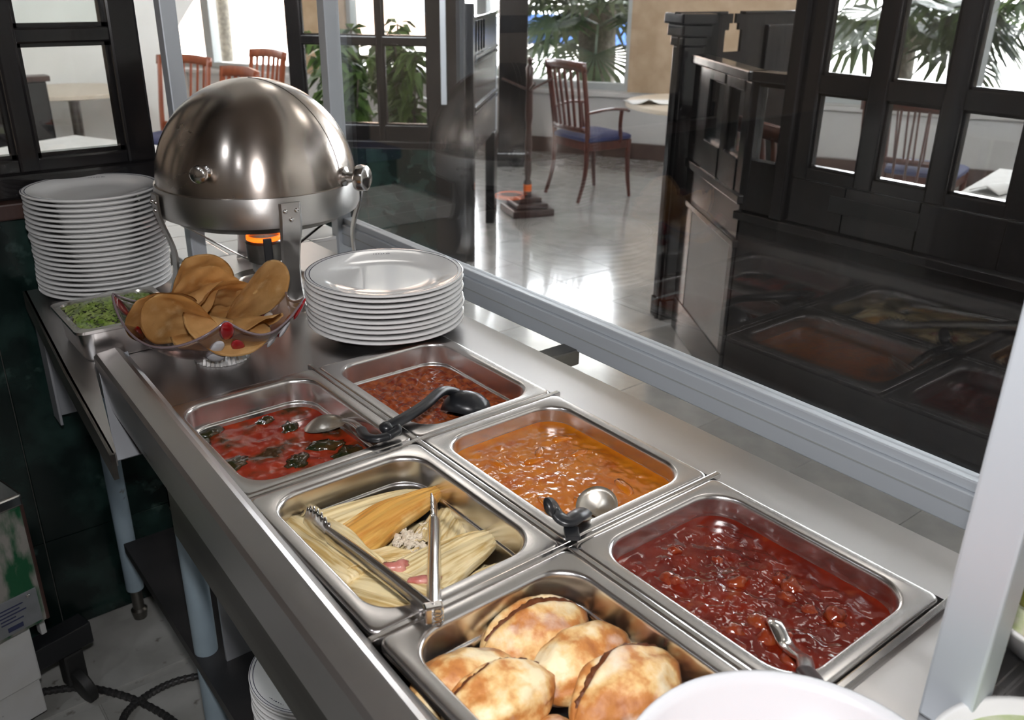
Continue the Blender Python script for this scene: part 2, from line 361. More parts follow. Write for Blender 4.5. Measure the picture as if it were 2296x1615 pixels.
for n_, (a, b) in enumerate(wins):
    w = bpy.data.objects.new('window_%d' % (n_ + 1), None); C.objects.link(w); w.matrix_world = WM; st(w)
    nb = {0: 6, 1: 2, 2: 4}[n_]
    fb = .06
    obj('frame_bar', box(a, b, .05, .16, SILL, SILL + fb), frame_m, w); obj('frame_bar', box(a, b, .05, .16, TOP - fb, TOP), frame_m, w)
    for q in range(nb + 1):
        x = a + (b - a) * q / nb
        ww_ = .05 if 0 < q < nb else .045
        obj('mullion', box(max(a, x - ww_), min(b, x + ww_), .04, .17, SILL + .06, TOP - .06), frame_m, w)
        if q < nb:
            x2 = a + (b - a) * (q + 1) / nb
            obj('pane', box(x + .045, x2 - .045, .1, .106, SILL + .06, TOP - .06), GW, w)
    l = bpy.data.lights.new('window_portal', 'AREA'); l.shape = 'RECTANGLE'; l.size = b - a; l.size_y = TOP - SILL; l.cycles.is_portal = True
    o = bpy.data.objects.new('window_portal', l); C.objects.link(o)
    o.matrix_world = WM @ Matrix.Translation(((a + b) / 2, .22, (SILL + TOP) / 2)) @ Matrix.Rotation(R(-90), 4, 'X')
# grey pipe on the pier between the windows
tag(obj('wall_pipe', tube([WM @ Vector((2.42, -.05, ZF)), WM @ Vector((2.42, -.05, 3.75))], .035, 12), alu, smooth=True), 'grey vertical pipe running up the tan window wall', 'pipe')

# plaster wall with an arch, left background
arch = [(.5, ZF), (1.90, ZF)]
for i in range(17):
    t = i / 16
    arch.append((1.90 + 1.35 * t ** 1.1, .05 + 1.6 * t))
arch += [(3.4, 1.66), (3.4, 3.8), (.5, 3.8)]
MA = Matrix(((1, 0, 0, 0), (0, 0, 1, 6.95), (0, 1, 0, 0), (0, 0, 0, 1)))
st(obj('wall_arch', extrude_poly(arch, 0, .2, mat=MA), plaster))

# ------------------------------------------------------------------ lattice partitions
def lattice(name, label, frame, panes_x, rows, xr, zr, t=.045, mat=black_wood, rail_extra=(), bevel=.006):
    """frame: 4x4 with local x along the width, z up; panes in the openings, stiles and rails round them"""
    root = thing(name, label, 'partition'); root.matrix_world = frame
    xs = sorted(panes_x)
    edges = [xr[0]] + [e for p in xs for e in p] + [xr[1]]
    for i in range(0, len(edges), 2):
        obj('stile', box(edges[i], edges[i + 1], 0, t, zr[0], zr[1], bevel), mat, root)
    zs = [zr[0]] + [e for p in rows for e in p] + [zr[1]]
    for (x0, x1) in xs:
        for i in range(0, len(zs), 2):
            obj('rail', box(x0 - .003, x1 + .003, .004, t - .004, zs[i], zs[i + 1], .004), mat, root)
        for (z0, z1) in rows:
            obj('pane', box(x0 - .002, x1 + .002, t / 2 - .003, t / 2 + .003, z0 - .002, z1 + .002), G, root)
            bd = bmesh.new()     # bevelled glazing bead
            for q in ((x0, x1, z0, z0 + .008), (x0, x1, z1 - .008, z1), (x0, x0 + .008, z0, z1), (x1 - .008, x1, z0, z1)):
                box(q[0], q[1], t / 2 - .012, t / 2 + .012, q[2], q[3], bm=bd)
            obj('glazing_bead', bd, mat, root)
    return root
# behind the plates
pe = lattice('lattice_partition', 'black wooden lattice window above green marble wall behind tall plate stack',
    rotframe((0, Y1 - .01, 0), (1, 0)), [(-.87, -.69), (-.65, -.47), (-.43, -.25), (-.21, -.033)], [(.262, .487), (.517, .742), (.772, .997)], (-1.0, .028), (.232, 1.5), t=.06)
obj('ledge', box(-1.0, .03, -.03, .09, .148, .182, .004), brown_wood, pe); obj('ledge', box(-1.0, .03, -.015, .08, .185, .235, .006), black_wood, pe)
# frontal lattice on the far left of the opening
J0 = Vector((2.228, 3.307)); J1 = Vector((2.998, 4.138)); jd = (J1 - J0).normalized(); je = Vector((-jd.y, jd.x))
pl = lattice('lattice_partition', 'black lattice partition over green marble base behind the chafing dish, potted plants beyond',
    rotframe((J0.x, J0.y, 0), je), [(.2, .43), (.465, .67), (.70, .86)], [(-.115, .295), (.335, .72), (.76, 1.14), (1.18, 1.6)], (0, .94), (-.2, 2.2), t=-.05)
obj('rail', box(0, .94, -.06, .01, -.24, -.2, .004), black_wood, pl)
obj('marble_slab', box(0.165, .55, -.045, -.005, ZF + .08, -.24, .003), marble, pl); obj('marble_slab', box(.554, .93, -.045, -.005, ZF + .08, -.24, .003), marble, pl)
obj('kickboard', box(0, .94, -.055, .005, ZF, ZF + .08, .004), black_wood, pl); obj('stile', box(0, .165, -.055, .004, ZF + .08, -.24, .004), black_wood, pl)
obj('pale_strip', box(.095, .125, .0, .014, -.0, 2.2, .003), alu, pl)  # narrow pale upright strip on the wide end stile
# right partition, parallel to the counter (local x runs to -y)
PX = 2.08
pr = lattice('lattice_partition', 'long black panelled partition with rows of panes right of the aisle',
    rotframe((PX, 1.215, 0), (0, -1)), [(.111 + .243 * i, .111 + .243 * i + .178) for i in range(9)], [(.04, .286), (.345, .60), (.66, .915), (.97, 1.22)], (0, 2.35), (0.0, 2.1), t=.05)
for i in range(9):            # planked lower half
    obj('plank', box(.01 + .26 * i, .267 + .26 * i, .002, .045, -.155, -.002, .002), black_wood, pr)
obj('lower_panel', box(-.14, 2.35, .0, .045, ZF + .1, -.19, .003), black_wood, pr)
obj('ledge', box(-.16, 2.35, -.02, .05, -.19, -.157, .005), black_wood, pr)
obj('kickboard', box(-.14, 2.35, -.012, .05, ZF, ZF + .1, .004), black_wood, pr)
obj('vent_slot', box(.215, .53, -.002, .01, -.09, -.035, .003), rubber, pr)
obj('stile', box(-.15, -.12, 0, .05, -.155, .30, .003), black_wood, pr); obj('rail', box(-.12, 0, .002, .048, .286, .30), black_wood, pr)
obj('rail', box(-.12, 0, .002, .048, -.155, .03), black_wood, pr); obj('pane', box(-.12, 0, .02, .026, .03, .286), G, pr)
obj('ledge', box(-.165, -.002, -.015, .065, .30, .337, .006), black_wood, pr)
obj('stile', box(-.004, .05, -.022, .0, -.155, 2.1, .008), black_wood, pr)
# splayed end of that partition, up to the post
A0 = Vector((2.075, 1.365)); A1 = Vector((2.50, 2.0)); L = (A1 - A0).length - .03
ps = lattice('splayed_partition_end', 'low angled black partition end with two small panes beside the aisle post',
    rotframe((A0.x, A0.y, 0), (A1 - A0)), [(.07, .24), (.30, .5)], [(.02, .26)], (0, L), (-.1, .30), t=-.05)
obj('ledge', box(-.01, L, -.06, .02, .30, .337, .006), black_wood, ps); obj('ledge', box(-.01, L, -.05, .008, -.135, -.1, .005), black_wood, ps)
obj('ledge', box(-.01, L, -.05, .008, -.30, -.27, .005), black_wood, ps)
obj('lower_panel', box(0, L, -.045, -.005, -.27, -.135, .003), black_wood, ps)
obj('lower_panel', box(.05, L - .16, -.045, .0, ZF + .16, -.30, .003), wains, ps)
obj('lower_panel', box(L - .16, L, -.045, .002, ZF + .16, -.30, .003), black_wood, ps); obj('lower_panel', box(0, .05, -.045, .002, ZF + .16, -.30, .003), black_wood, ps)
obj('kickboard', box(0, L, -.05, .004, ZF, ZF + .16, .004), black_wood, ps)
# booth divider running away from the post, with a stepped cut-out
pb = thing('booth_divider', 'dark booth divider with stepped cut-out in its top edge', 'partition', (2.49, 2.08, 0))
z1, z2, z3, z4 = .327, .385, .42, .449
cx0 = .36
prof = [(0, ZF), (.98, ZF), (.98, .49), (cx0 + .012, .49), (cx0 + .012, z4), (cx0 + .035, z4), (cx0 + .035, z3), (cx0 + .06, z3), (cx0 + .06, z1), (cx0 - .06, z1), (cx0 - .06, z3), (cx0 - .035, z3), (cx0 - .035, z4), (cx0 - .012, z4), (cx0 - .012, .49), (0, .49)]
obj('board', extrude_poly(prof, 0, .014, mat=Matrix(((1, 0, 0, 0), (0, 0, 1, 0), (0, 1, 0, 0), (0, 0, 0, 1)))), black_wood, pb)
obj('cap', box(cx0 + .06, .985, -.01, .024, .487, .5, .003), black_wood, pb); obj('cap', box(-.02, cx0 - .06, -.01, .024, .487, .5, .003), black_wood, pb)
obj('raised_panel', box(.60, .93, -.014, 0, .17, .44, .006), black_wood, pb)
pp = thing('aisle_post', 'black square post with stepped crown at right side of the aisle', 'post', (2.555, 2.085, 0), R(-20))
obj('shaft', box(-.05, .05, -.05, .05, ZF + .1, .36, .006), black_wood, pp); obj('base', box(-.055, .055, -.055, .055, ZF, ZF + .1, .006), black_wood, pp)
for i, (w_, z0, z1) in enumerate(((.06, .36, .40), (.072, .40, .45), (.085, .45, .495))): obj('crown_step', box(-w_, w_, -w_, w_, z0, z1, .008), black_wood, pp)
# swing gate at the left jamb
gate = thing('swing_gate', 'glossy black swing gate leaf with mouldings at left of the aisle', 'gate'); gate.matrix_world = rotframe((J0.x + .10, J0.y + .10, 0), (jd.x * .98 + .05, jd.y * .98))
obj('leaf', box(.02, 1.0, -.02, .02, -.30, .43, .006), black_wood, gate)
for z in (.22, .19, -.05, -.08): obj('moulding', box(.03, .99, -.034, -.018, z, z + .018, .004), black_wood, gate)
for x in (.1, .2, .3, .4): obj('moulding', box(x, x + .03, -.03, -.018, .25, .41, .004), black_wood, gate)
obj('edge_strip', box(1.0, 1.02, -.024, .024, -.30, .40, .004), alu, gate)
obj('leg', box(.86, 1.0, -.03, .03, ZF, -.30, .006), black_wood, gate); obj('hinge_post', box(-.03, .02, -.03, .03, ZF, .5, .004), black_wood, gate)
pil = thing('black_pillar', 'tall black square pillar left of the palm window', 'pillar', (4.34, 5.55, 0), R(-36))
obj('shaft', box(-.12, .12, -.1, .1, ZF + .12, 3.8, .006), black_wood, pil); obj('base', box(-.13, .13, -.11, .11, ZF, ZF + .12, .008), black_wood, pil)

# ------------------------------------------------------------------ dining furniture
def make_chair(name, label, wood, loc, rz, arms=False, group=None):
    t = thing(name, label, 'chair', loc, rz, group)
    # local: seat faces +y (front), z from floor
    obj('seat', lathe_rr(.225, .215, .045, .43, .475), blue_fabric, t, smooth=True)
    fr = bmesh.new()
    for (x0, x1, y0, y1) in ((-.21, .21, .17, .195), (-.21, .21, -.2, -.175), (-.215, -.19, -.2, .19), (.19, .215, -.2, .19)): box(x0, x1, y0, y1, .37, .432, .004, bm=fr)
    obj('seat_rail', fr, wood, t)
    for s in (-1, 1):
        obj('leg', tube(catmull([(s * .205, .185, .43), (s * .207, .19, .2), (s * .215, .215, 0)]), lambda q: .021 - .008 * q, 8), wood, t, smooth=True)
        obj('leg', tube(catmull([(s * .2, -.2, .43), (s * .2, -.21, .2), (s * .205, -.27, 0)]), lambda q: .02 - .007 * q, 8), wood, t, smooth=True)
        obj('back_post', tube(catmull([(s * .2, -.2, .41), (s * .205, -.215, .6), (s * .215, -.28, .98)]), lambda q: (.022 - .003 * q, .014), 8), wood, t, smooth=True)
    f = lambda u, v: (-.235 + .47 * u, -.268 - .035 * sin(pi * u) - .012 * v, .925 + .06 * v + .012 * sin(pi * u))
    solid(obj('crest_rail', grid(10, 2, f), wood, t, smooth=True), .024)
    f2 = lambda u, v: (-.2 + .4 * u, -.215 - .02 * sin(pi * u), .5 + .035 * v)
    solid(obj('lower_rail', grid(8, 1, f2), wood, t, smooth=True), .02)
    for i in range(6):
        x = -.145 + .058 * i; c = sin(pi * (x + .2) / .4)
        obj('slat', tube([(x, -.213 - .02 * c, .52), (x * 1.06, -.24 - .025 * c, .7), (x * 1.12, -.276 - .035 * c, .94)], (.014, .006), 6), wood, t, smooth=True)
    if arms:
        for s in (-1, 1):
            obj('arm', tube(catmull([(s * .21, -.225, .64), (s * .245, -.05, .665), (s * .25, .1, .655), (s * .245, .13, .645)]), lambda q: (.02, .011), 8), wood, t, smooth=True)
            obj('arm_support', tube(catmull([(s * .215, .1, .42), (s * .23, .075, .55), (s * .245, .07, .655)]), .014, 8), wood, t, smooth=True)
    return t
def lathe_rr(a, b, r, z0, z1):
    return loft([rr(a - .02, b - .02, r, z0, 5), rr(a, b, r, z0 + .008, 5), rr(a, b, r, z1 - .015, 5), rr(a - .02, b - .02, r, z1 - .002, 5), rr(a * .5, b * .5, r * .5, z1 + .006, 5)], None, True, True)
make_chair('dining_armchair', 'mahogany armchair with blue seat standing by the palm window', red_wood, (4.11, 4.29, ZF), R(-95), True)
# round table right of the armchair
def round_table(label, loc, r, top=cream, ped=True):
    t = thing('round_table', label, 'table', loc)
    obj('tabletop', lathe([(.02, .715), (r - .03, .72), (r, .728), (r, .75), (r - .006, .755), (.01, .755)], 56, cap0=True, cap1=True), top, t, smooth=True)
    obj('pedestal', lathe([(.04, .03), (.038, .1), (.038, .68), (.09, .715)], 20), dark_steel, t, smooth=True)
    obj('table_base', lathe([(.02, .05), (.08, .045), (.25, .018), (.255, .006), (.25, 0)], 40, cap0=True, cap1=True), alu, t, smooth=True)
    return t
round_table('round cream topped pedestal table beside the mahogany armchair', (4.35, 3.42, ZF), .56)
nap = grid(10, 8, lambda u, v: (-.2 + .4 * u, -.11 + .22 * v, .004 + .012 * abs(nz(u * 3, v * 3, 2)) + .03 * max(0, 1 - abs(u - .3) * 6) * (1 - v)))
n_o = solid(obj('napkin', nap, cloth, smooth=True), .003, 1); n_o.location = (4.05, 3.62, ZF + .755); n_o.rotation_euler = (0, 0, R(-30)); tag(n_o, 'white cloth napkin lying on the round cream table', 'napkin')
# chairs seen through the panes of the right partition
make_chair('dining_chair', 'mahogany chair with its back filling the lower third pane of the partition', red_wood, (4.10, 1.80, ZF), R(-70))
make_chair('dining_chair', 'mahogany chair seen low through the first small pane of the partition', red_wood, (2.83, 1.60, ZF), R(-110))
make_chair('dining_chair', 'mahogany chair farther back behind the one in the third pane', red_wood, (4.95, 2.12, ZF), R(-75))
dt = thing('square_table', 'white clothed table behind the fourth pane of the right partition', 'table', (3.45, .72, ZF), R(12))
obj('tabletop', box(-.38, .38, -.38, .38, .70, .735, .005), cream, dt); obj('pedestal', lathe([(.04, .02), (.04, .7)], 16), dark_steel, dt); obj('table_base', lathe([(.01, .04), (.22, .015), (.22, 0)], 32, cap0=True, cap1=True), alu, dt, smooth=True)
c_ = grid(20, 20, lambda u, v: (-.42 + .84 * u, -.42 + .84 * v, .74 - (.06 * max(0, max(abs(u - .5), abs(v - .5)) - .452) / .048) + .002 * nz(u * 9, v * 9)))
co = solid(obj('tablecloth', c_, cloth, smooth=True), .002, 1); co.location = (3.45, .72, ZF); co.rotation_euler = (0, 0, R(12)); tag(co, 'white tablecloth on the square table behind the right partition', 'tablecloth')
gl = thing('water_tumbler', 'short clear tumbler on the white tablecloth behind right partition', 'glass', (3.36, .90, ZF + .745))
obj('body', lathe([(.001, .004), (.03, .003), (.034, .01), (.038, .095), (.036, .096), (.032, .012), (.001, .01)], 28), GB, gl, smooth=True)
nap2 = obj('napkin', grid(8, 6, lambda u, v: (-.1 + .2 * u, -.06 + .12 * v, .004 + .05 * max(0, .5 - abs(v - .5)) * (1 - .4 * u))), cloth, smooth=True); solid(nap2, .003, 1)
nap2.location = (3.22, .95, ZF + .745); tag(nap2, 'folded white napkin beside the tumbler behind right partition', 'napkin')
# left background
make_chair('dining_chair', 'orange wooden chair backed against the white arched wall', orange_wood, (1.44, 5.80, ZF), R(120))
make_chair('dining_chair', 'orange wooden chair just left of the steel dome top', orange_wood, (1.37, 4.86, ZF), R(95))
make_chair('dining_chair', 'reddish chair in the bright background above the steel dome', orange_wood, (2.13, 6.10, ZF), R(100))
round_table('cream round table beside the orange chairs in left background', (1.02, 6.40, ZF), .42)
# table with cloth seen through the left lattice panes
def cloth_table(label, clabel, loc, rz, sx, sy):
    t = thing('square_table', label, 'table', loc, rz)
    obj('tabletop', box(-sx, sx, -sy, sy, .70, .735, .005), cream, t)
    for a in (-1, 1):
        for b_ in (-1, 1): obj('leg', box(a * (sx - .05) - .025, a * (sx - .05) + .025, b_ * (sy - .05) - .025, b_ * (sy - .05) + .025, 0, .70, .003), brown_wood, t)
    def f(u, v):
        x = -1.12 + 2.24 * u; y = -1.12 + 2.24 * v; e = max(abs(x), abs(y)) - 1.0
        return (sx * max(-1.02, min(1.02, x)), sy * max(-1.02, min(1.02, y)), .742 - max(0, e) * 1.7 + .003 * nz(u * 7, v * 7))
    c = solid(obj('tablecloth', grid(24, 24, f), cloth, smooth=True), .002, 1); c.location = loc; c.rotation_euler = (0, 0, rz); tag(c, clabel, 'tablecloth')
cloth_table('white clothed table seen through the pane above the tall plate stack', 'white cloth on the table behind the left lattice', (.32, 3.9, ZF), R(25), .45, .4)
bo = thing('booth_bench', 'dark high backed booth bench behind the left lattice', 'bench', (-.05, 4.98, ZF))
obj('back', box(-1.6, .62, 0, .08, 0, .96, .01), black_wood, bo); obj('cap', box(-1.62, .64, -.015, .095, .96, .99, .005), brown_wood, bo)
obj('seat', box(-1.6, .6, -.42, 0, .38, .46, .02), blue_fabric, bo); obj('base', box(-1.58, .58, -.38, 0, 0, .38, .005), black_wood, bo)
bt = thing('sauce_bottle', 'white bottle on the table behind the left lattice pane', 'bottle', (.16, 3.75, ZF + .745))
obj('body', lathe([(.001, 0), (.032, 0), (.034, .01), (.034, .12), (.02, .16), (.012, .175)], 24), white_china, bt, smooth=True); obj('cap', lathe([(.013, .175), (.013, .2), (.005, .22), (.001, .22)], 16), white_china, bt, smooth=True)
make_chair('dining_chair', 'chair drawn up to the table behind the left lattice pane', red_wood, (.98, 4.05, ZF), R(70))
bd_ = thing('window_blind', 'pale roller blind hanging behind the left lattice panes', 'blind', (.3, 6.86, .25), 0)
obj('blind_sheet', box(.2, 1.3, -.008, 0, .02, 1.5), blind_m, bd_); obj('bottom_rail', box(.2, 1.3, -.014, .006, -.01, .02, .003), frame_m, bd_)

# floor stand with arms in front of the window
cs = thing('coat_stand', 'dark wooden stand with stepped base and orange tape on its pole', 'stand', (3.33, 4.10, ZF), R(-20))
for i, (w_, z0, z1) in enumerate(((.15, 0, .05), (.115, .05, .085), (.08, .085, .12))): obj('base_step', box(-w_, w_, -w_, w_, z0, z1, .008), brown_wood, cs)
obj('pole', lathe([(.028, .12), (.028, .22), (.018, .24), (.026, .3), (.02, .4), (.026, .46), (.018, .6), (.026, .66), (.022, .9), (.026, .98), (.012, 1.0), (.02, 1.03), (.001, 1.05)], 14), brown_wood, cs, smooth=True)
obj('tape', lathe([(.0295, .155), (.0295, .205)], 14), orange_tag, cs, smooth=True)
for a in (20, 140, 260): obj('arm', tube([(.02 * cos(R(a)), .02 * sin(R(a)), .84), (.2 * cos(R(a)), .2 * sin(R(a)), .90)], .009, 8), brown_wood, cs, smooth=True)

# ------------------------------------------------------------------ plants
def palm(label, loc, h, n, size, seed, name='fan_palm', mat=leaf_d, tr=.16):
    rnd = random.Random(seed); t = thing(name, label, 'palm', loc)
    obj('trunk', tube([(0, 0, 0), (.02, 0, h * .5), (0, .02, h)], lambda q: tr * (1 + .12 * sin(q * 40)), 12), bark, t, smooth=True)
    bm = bmesh.new()
    for i in range(n):
        a = rnd.uniform(0, 2 * pi); el = R(rnd.uniform(-35, 32)); st_ = size * rnd.uniform(.45, .7)
        d = Vector((cos(a) * cos(el), sin(a) * cos(el), sin(el))); o = Vector((0, 0, h + rnd.uniform(-.1, .12)))
        c = o + d * st_
        side = d.cross(Vector((0, 0, 1))).normalized(); nrm = side.cross(d).normalized()
        tube([o, c], .012 * size, 4, bm)
        m = 22; rl = size * rnd.uniform(.6, .85)
        for k_ in range(m):
            b = R(-115 + 230 * k_ / (m - 1))
            dir_ = (d * cos(b) + side * sin(b)).normalized()
            p = dir_.cross(nrm).normalized() * (.020 * size + .01)
            ln = rl * (.72 + .28 * cos(b)) * rnd.uniform(.9, 1.05)
            m1 = c + dir_ * ln * .55 + nrm * .03 * size; e = c + dir_ * ln - Vector((0, 0, 1)) * ln * rnd.uniform(.08, .28)
            v = [bm.verts.new(x) for x in (c, m1 + p, e, m1 - p)]; bm.faces.new(v)
    obj('crown', bm, mat, t)
    return t
GZ = ZF - .3
palm('big fan palm with thick trunk outside the window behind the armchair', (6.95, 7.25, GZ), 1.55, 40, 1.15, 3, tr=.2)
palm('young fan palm low at left edge of the armchair window', (6.1, 7.6, GZ), .55, 16, .6, 8, mat=leaf_d, tr=.08)
palm('fan palm outside behind the third row of partition panes', (8.3, 4.3, GZ), 1.7, 30, 1.2, 5)
palm('bright green fan palm at the far right panes', (8.2, 2.55, GZ), 1.75, 30, 1.15, 12, mat=leaf_l)
palm('dry hanging fan palm behind the second pane', (7.6, 5.2, GZ), 2.6, 22, 1.0, 15, mat=leaf_dry, tr=.18)
palm('fan palm filling the window far behind the armchair palm', (9.4, 8.9, GZ), 2.2, 30, 1.4, 21)
palm('tall fan palm outside right of the bright green palm', (9.3, 1.2, GZ), 2.1, 26, 1.3, 31)
def pot_plant(label, loc, h, seed, pot_r=.13):
    rnd = random.Random(seed); t = thing('potted_plant', label, 'plant', loc)
    obj('pot', lathe([(.001, 0), (pot_r * .75, 0), (pot_r, .24), (pot_r * 1.08, .24), (pot_r * 1.08, .28), (pot_r * .92, .28), (pot_r * .9, .25)], 24), terracotta, t, smooth=True)
    obj('soil', lathe([(.001, .255), (pot_r * .9, .255)], 20), soil, t)
    stems = bmesh.new(); lv = bmesh.new()
    for s in range(5):
        a = rnd.uniform(0, 2 * pi); tip = Vector((cos(a) * rnd.uniform(.05, .25), sin(a) * rnd.uniform(.05, .25), h * rnd.uniform(.8, 1)))
        pts = catmull([(0.02 * cos(a), .02 * sin(a), .24), tuple(tip * .5 + Vector((0, 0, .1))), tuple(tip)], 5)
        tube(pts, .008, 5, stems)
        for k_ in range(60):
            p = pts[rnd.randint(3, len(pts) - 1)]; b = rnd.uniform(0, 2 * pi); el = rnd.uniform(-.7, .5)
            d = Vector((cos(b) * cos(el), sin(b) * cos(el), sin(el))); sd = d.cross(Vector((0, 0, 1))).normalized(); ln = rnd.uniform(.12, .22)
            v = [lv.verts.new(x) for x in (p, p + d * ln * .45 + sd * .034 + Vector((0, 0, .012)), p + d * ln - Vector((0, 0, ln * .35)), p + d * ln * .45 - sd * .034 + Vector((0, 0, .012)))]; lv.faces.new(v)
    obj('stem', stems, bark, t); tag(obj('foliage', lv, leaf, t), kind='stuff')
    return t
pot_plant('leafy green plant in terracotta pot behind left pane of the frontal lattice', (2.45, 4.95, ZF), 1.1, 4)
pot_plant('leafy green plant in terracotta pot behind right pane of the frontal lattice', (2.88, 4.85, ZF), 1.12, 9)
pot_plant('tall leafy potted plant behind the middle stile of the frontal lattice', (2.62, 5.45, ZF), 1.2, 23)
pot_plant('bushy potted plant farther back behind the frontal lattice', (3.1, 5.5, ZF), 1.2, 14)
# outside
st(obj('floor_outside', box(-30, 60, -30, 70, GZ - .1, GZ), pave))
def far_building(label, c, sx, sy, h, mat, rz, nwx, nwz):
    t = thing('far_building', label, 'building', (c[0], c[1], GZ), rz)
    obj('wall', box(-sx, sx, -sy, sy, 0, h), mat, t)
    for i in range(nwx):
        for j in range(nwz):
            x = -sx + (i + .5) * 2 * sx / nwx; z = .8 + j * 2.8
            obj('window', box(x - .5, x + .5, -sy - .04, -sy + .02, z, z + 1.5, .02), frame_m, t)
far_building('peach coloured building across the street at left', (11, 27, 0), 6, 3, 9, peach, R(-25), 5, 3)
far_building('white building across the street behind the palms', (26, 15, 0), 9, 3, 4.6, facade_w, R(-62), 6, 1)
tag(obj('blue_fence', box(-1.6, 1.6, -.05, .05, 0, .5, .02), blue_p, loc=(11.2, 11.2, GZ + .75)), 'blue painted hoarding behind the palm outside the window', 'fence').rotation_euler = (0, 0, R(-50))
lp = thing('lamp_post', 'grey tree trunk like pole in the bright left window view', 'pole', (5.0, 13.6, GZ))
obj('shaft', tube([(0, 0, 0), (.03, 0, 2), (-.02, 0, 5)], .12, 12), bark, lp, smooth=True); obj('base', lathe([(.2, 0), (.2, .2), (.13, .3)], 16), bark, lp, smooth=True)

# ------------------------------------------------------------------ steam table
tb = thing('steam_table', 'long stainless steel steam table holding the six food pans', 'counter')
top = bmesh.new()
XL, XR = -.322, .365
SK = .04      # the long kitchen edge runs slightly out of parallel
for q in (((XL + SK * .655, .655), (XR, .655), (XR, .90), (XL + SK * .9, .90)), ((XL - SK * .332, -.332), (-.268, -.332), (-.268, .655), (XL + SK * .655, .655)), ((.268, -.332), (XR, -.332), (XR, .655), (.268, .655)), ((XL - SK * .95, -.95), (.46, -.95), (.46, -.332), (XL - SK * .332, -.332))): extrude_poly(q, -.014, 0, bm=top)
obj('worktop', top, steel, tb)
obj('front_lip', box(.352, XR, -.332, .90, -.055, -.014, .002), steel, tb)
rail = [(-.326, -.05), (-.326, .020), (-.321, .025), (-.291, .029), (-.284, .026), (-.268, .006), (-.268, -.001), (-.30, -.001), (-.318, -.05)]
rl = [[(x + SK * y, y, z) for x, z in rail] for y in (.885, .88, -.95)]
rl[0] = [(x * .985 - .004 + SK * .888, .888, z * .9) for x, z in rail]
obj('front_rail', loft(rl, None, True, True), steel, tb)
obj('rail_end_plate', loft([[(-.288, .878, .018), (-.236, .878, .018), (-.236, .878, .015), (-.288, .878, .015)], [(-.314, .742, -.110), (-.25, .742, -.110), (-.25, .745, -.113), (-.314, .745, -.113)]], None, True, True), grey_panel, tb)
obj('apron', extrude_poly([(-.322 + SK * .52, .52), (-.312 + SK * .52, .52), (-.312 - SK * .95, -.95), (-.322 - SK * .95, -.95)], -.135, -.048), dark_steel, tb)
obj('end_apron', box(-.24, .34, .662, .67, -.20, -.02, .001), dark_steel, tb); obj('end_apron', box(-.299, -.272, .512, .52, -.135, -.02), dark_steel, tb)
obj('under_panel', box(-.186, .32, .742, .75, -.60, -.02, .001), grey_panel, tb)
wl = bmesh.new()
for q in ((-.268, -.26, -.332, .655), (.26, .268, -.332, .655), (-.268, .268, .647, .655), (-.268, .268, -.332, -.324)): box(q[0], q[1], q[2], q[3], -.17, -.014, bm=wl)
box(-.268, .268, -.332, .655, -.175, -.168, bm=wl)
obj('well', wl, dark_steel, tb)
for y, x0, x1 in ((.3255, -.268, .272), (.0, -.268, .276), (-.3285, -.268, .268)):
    obj('adapter_bar', box(x0, x1, y - .0042, y + .0042, -.012, .0075, .0015), shiny, tb)
for y0, y1 in ((-.325, -.004), (.004, .322), (.330, .652)): obj('adapter_bar', box(-.0042, .0042, y0, y1 + (.012 if y1 > .6 else 0), -.012, .0075, .0015), shiny, tb)
for x, y in ((-.205, .80), (.30, .80), (-.205, -.75), (.30, -.75)):
    obj('leg', tube([(x, y, -.02), (x, y, ZF + .06)], .0225, 20), leg_paint, tb, smooth=True)
    obj('foot', lathe([(.018, .06), (.018, .02), (.026, .015), (.026, 0)], 20, (x, y, ZF), cap1=True), dark_steel, tb, smooth=True)
obj('undershelf', extrude_poly([(-.225, 1.26), (.32, 1.26), (.32, -.9), (-.25, -.9)], -.625, -.6), shelf_m, tb)
# rear work table that carries plates, chafing dish and chips
rt = thing('work_table', 'stainless work table against marble wall under plates and chafing dish', 'table')
obj('worktop', extrude_poly([(-.297, 1.385), (-.335, .895), (-.356, .56), (-.351, .56), (-.293, .88), (-.288, .90), (.365, .90), (.365, 1.385)], -.022, 0), steel, rt)
obj('edge_rim', extrude_poly([(-.301, 1.385), (-.339, .895), (-.361, .555), (-.354, .555), (-.331, .895), (-.293, 1.385)], -.04, -.0), dark_steel, rt)
obj('front_edge', box(.357, .367, .90, 1.385, -.05, -.001, .002), steel, rt)
obj('end_panel', box(-.292, -.20, 1.362, 1.37, -.29, -.03, .002), grey_panel, rt); obj('end_panel', box(-.294, -.288, 1.31, 1.37, -.29, -.03, .002), grey_panel, rt)
for x, y in ((-.195, 1.375), (.3, 1.33)):
    obj('leg', tube([(x, y, -.02), (x, y, ZF + .09)], .021, 20), leg_paint, rt, smooth=True)
    obj('foot', lathe([(.014, .09), (.014, .03), (.02, .025), (.016, 0)], 16, (x, y, ZF), cap1=True), dark_steel, rt, smooth=True)
# white tiled ledge past the far posts
sv = thing('white_ledge', 'white tiled ledge behind the burner of the chafing dish', 'counter', (0, 0, 0))
obj('core', box(.05, .48, 1.40, 1.86, ZF, -.012), plaster, sv)
for i in range(4):
    for j in range(4): obj('tile', box(.052 + .107 * i, .157 + .107 * i, 1.402 + .115 * j, 1.515 + .115 * j, -.012, -.003, .002), white_china, sv)

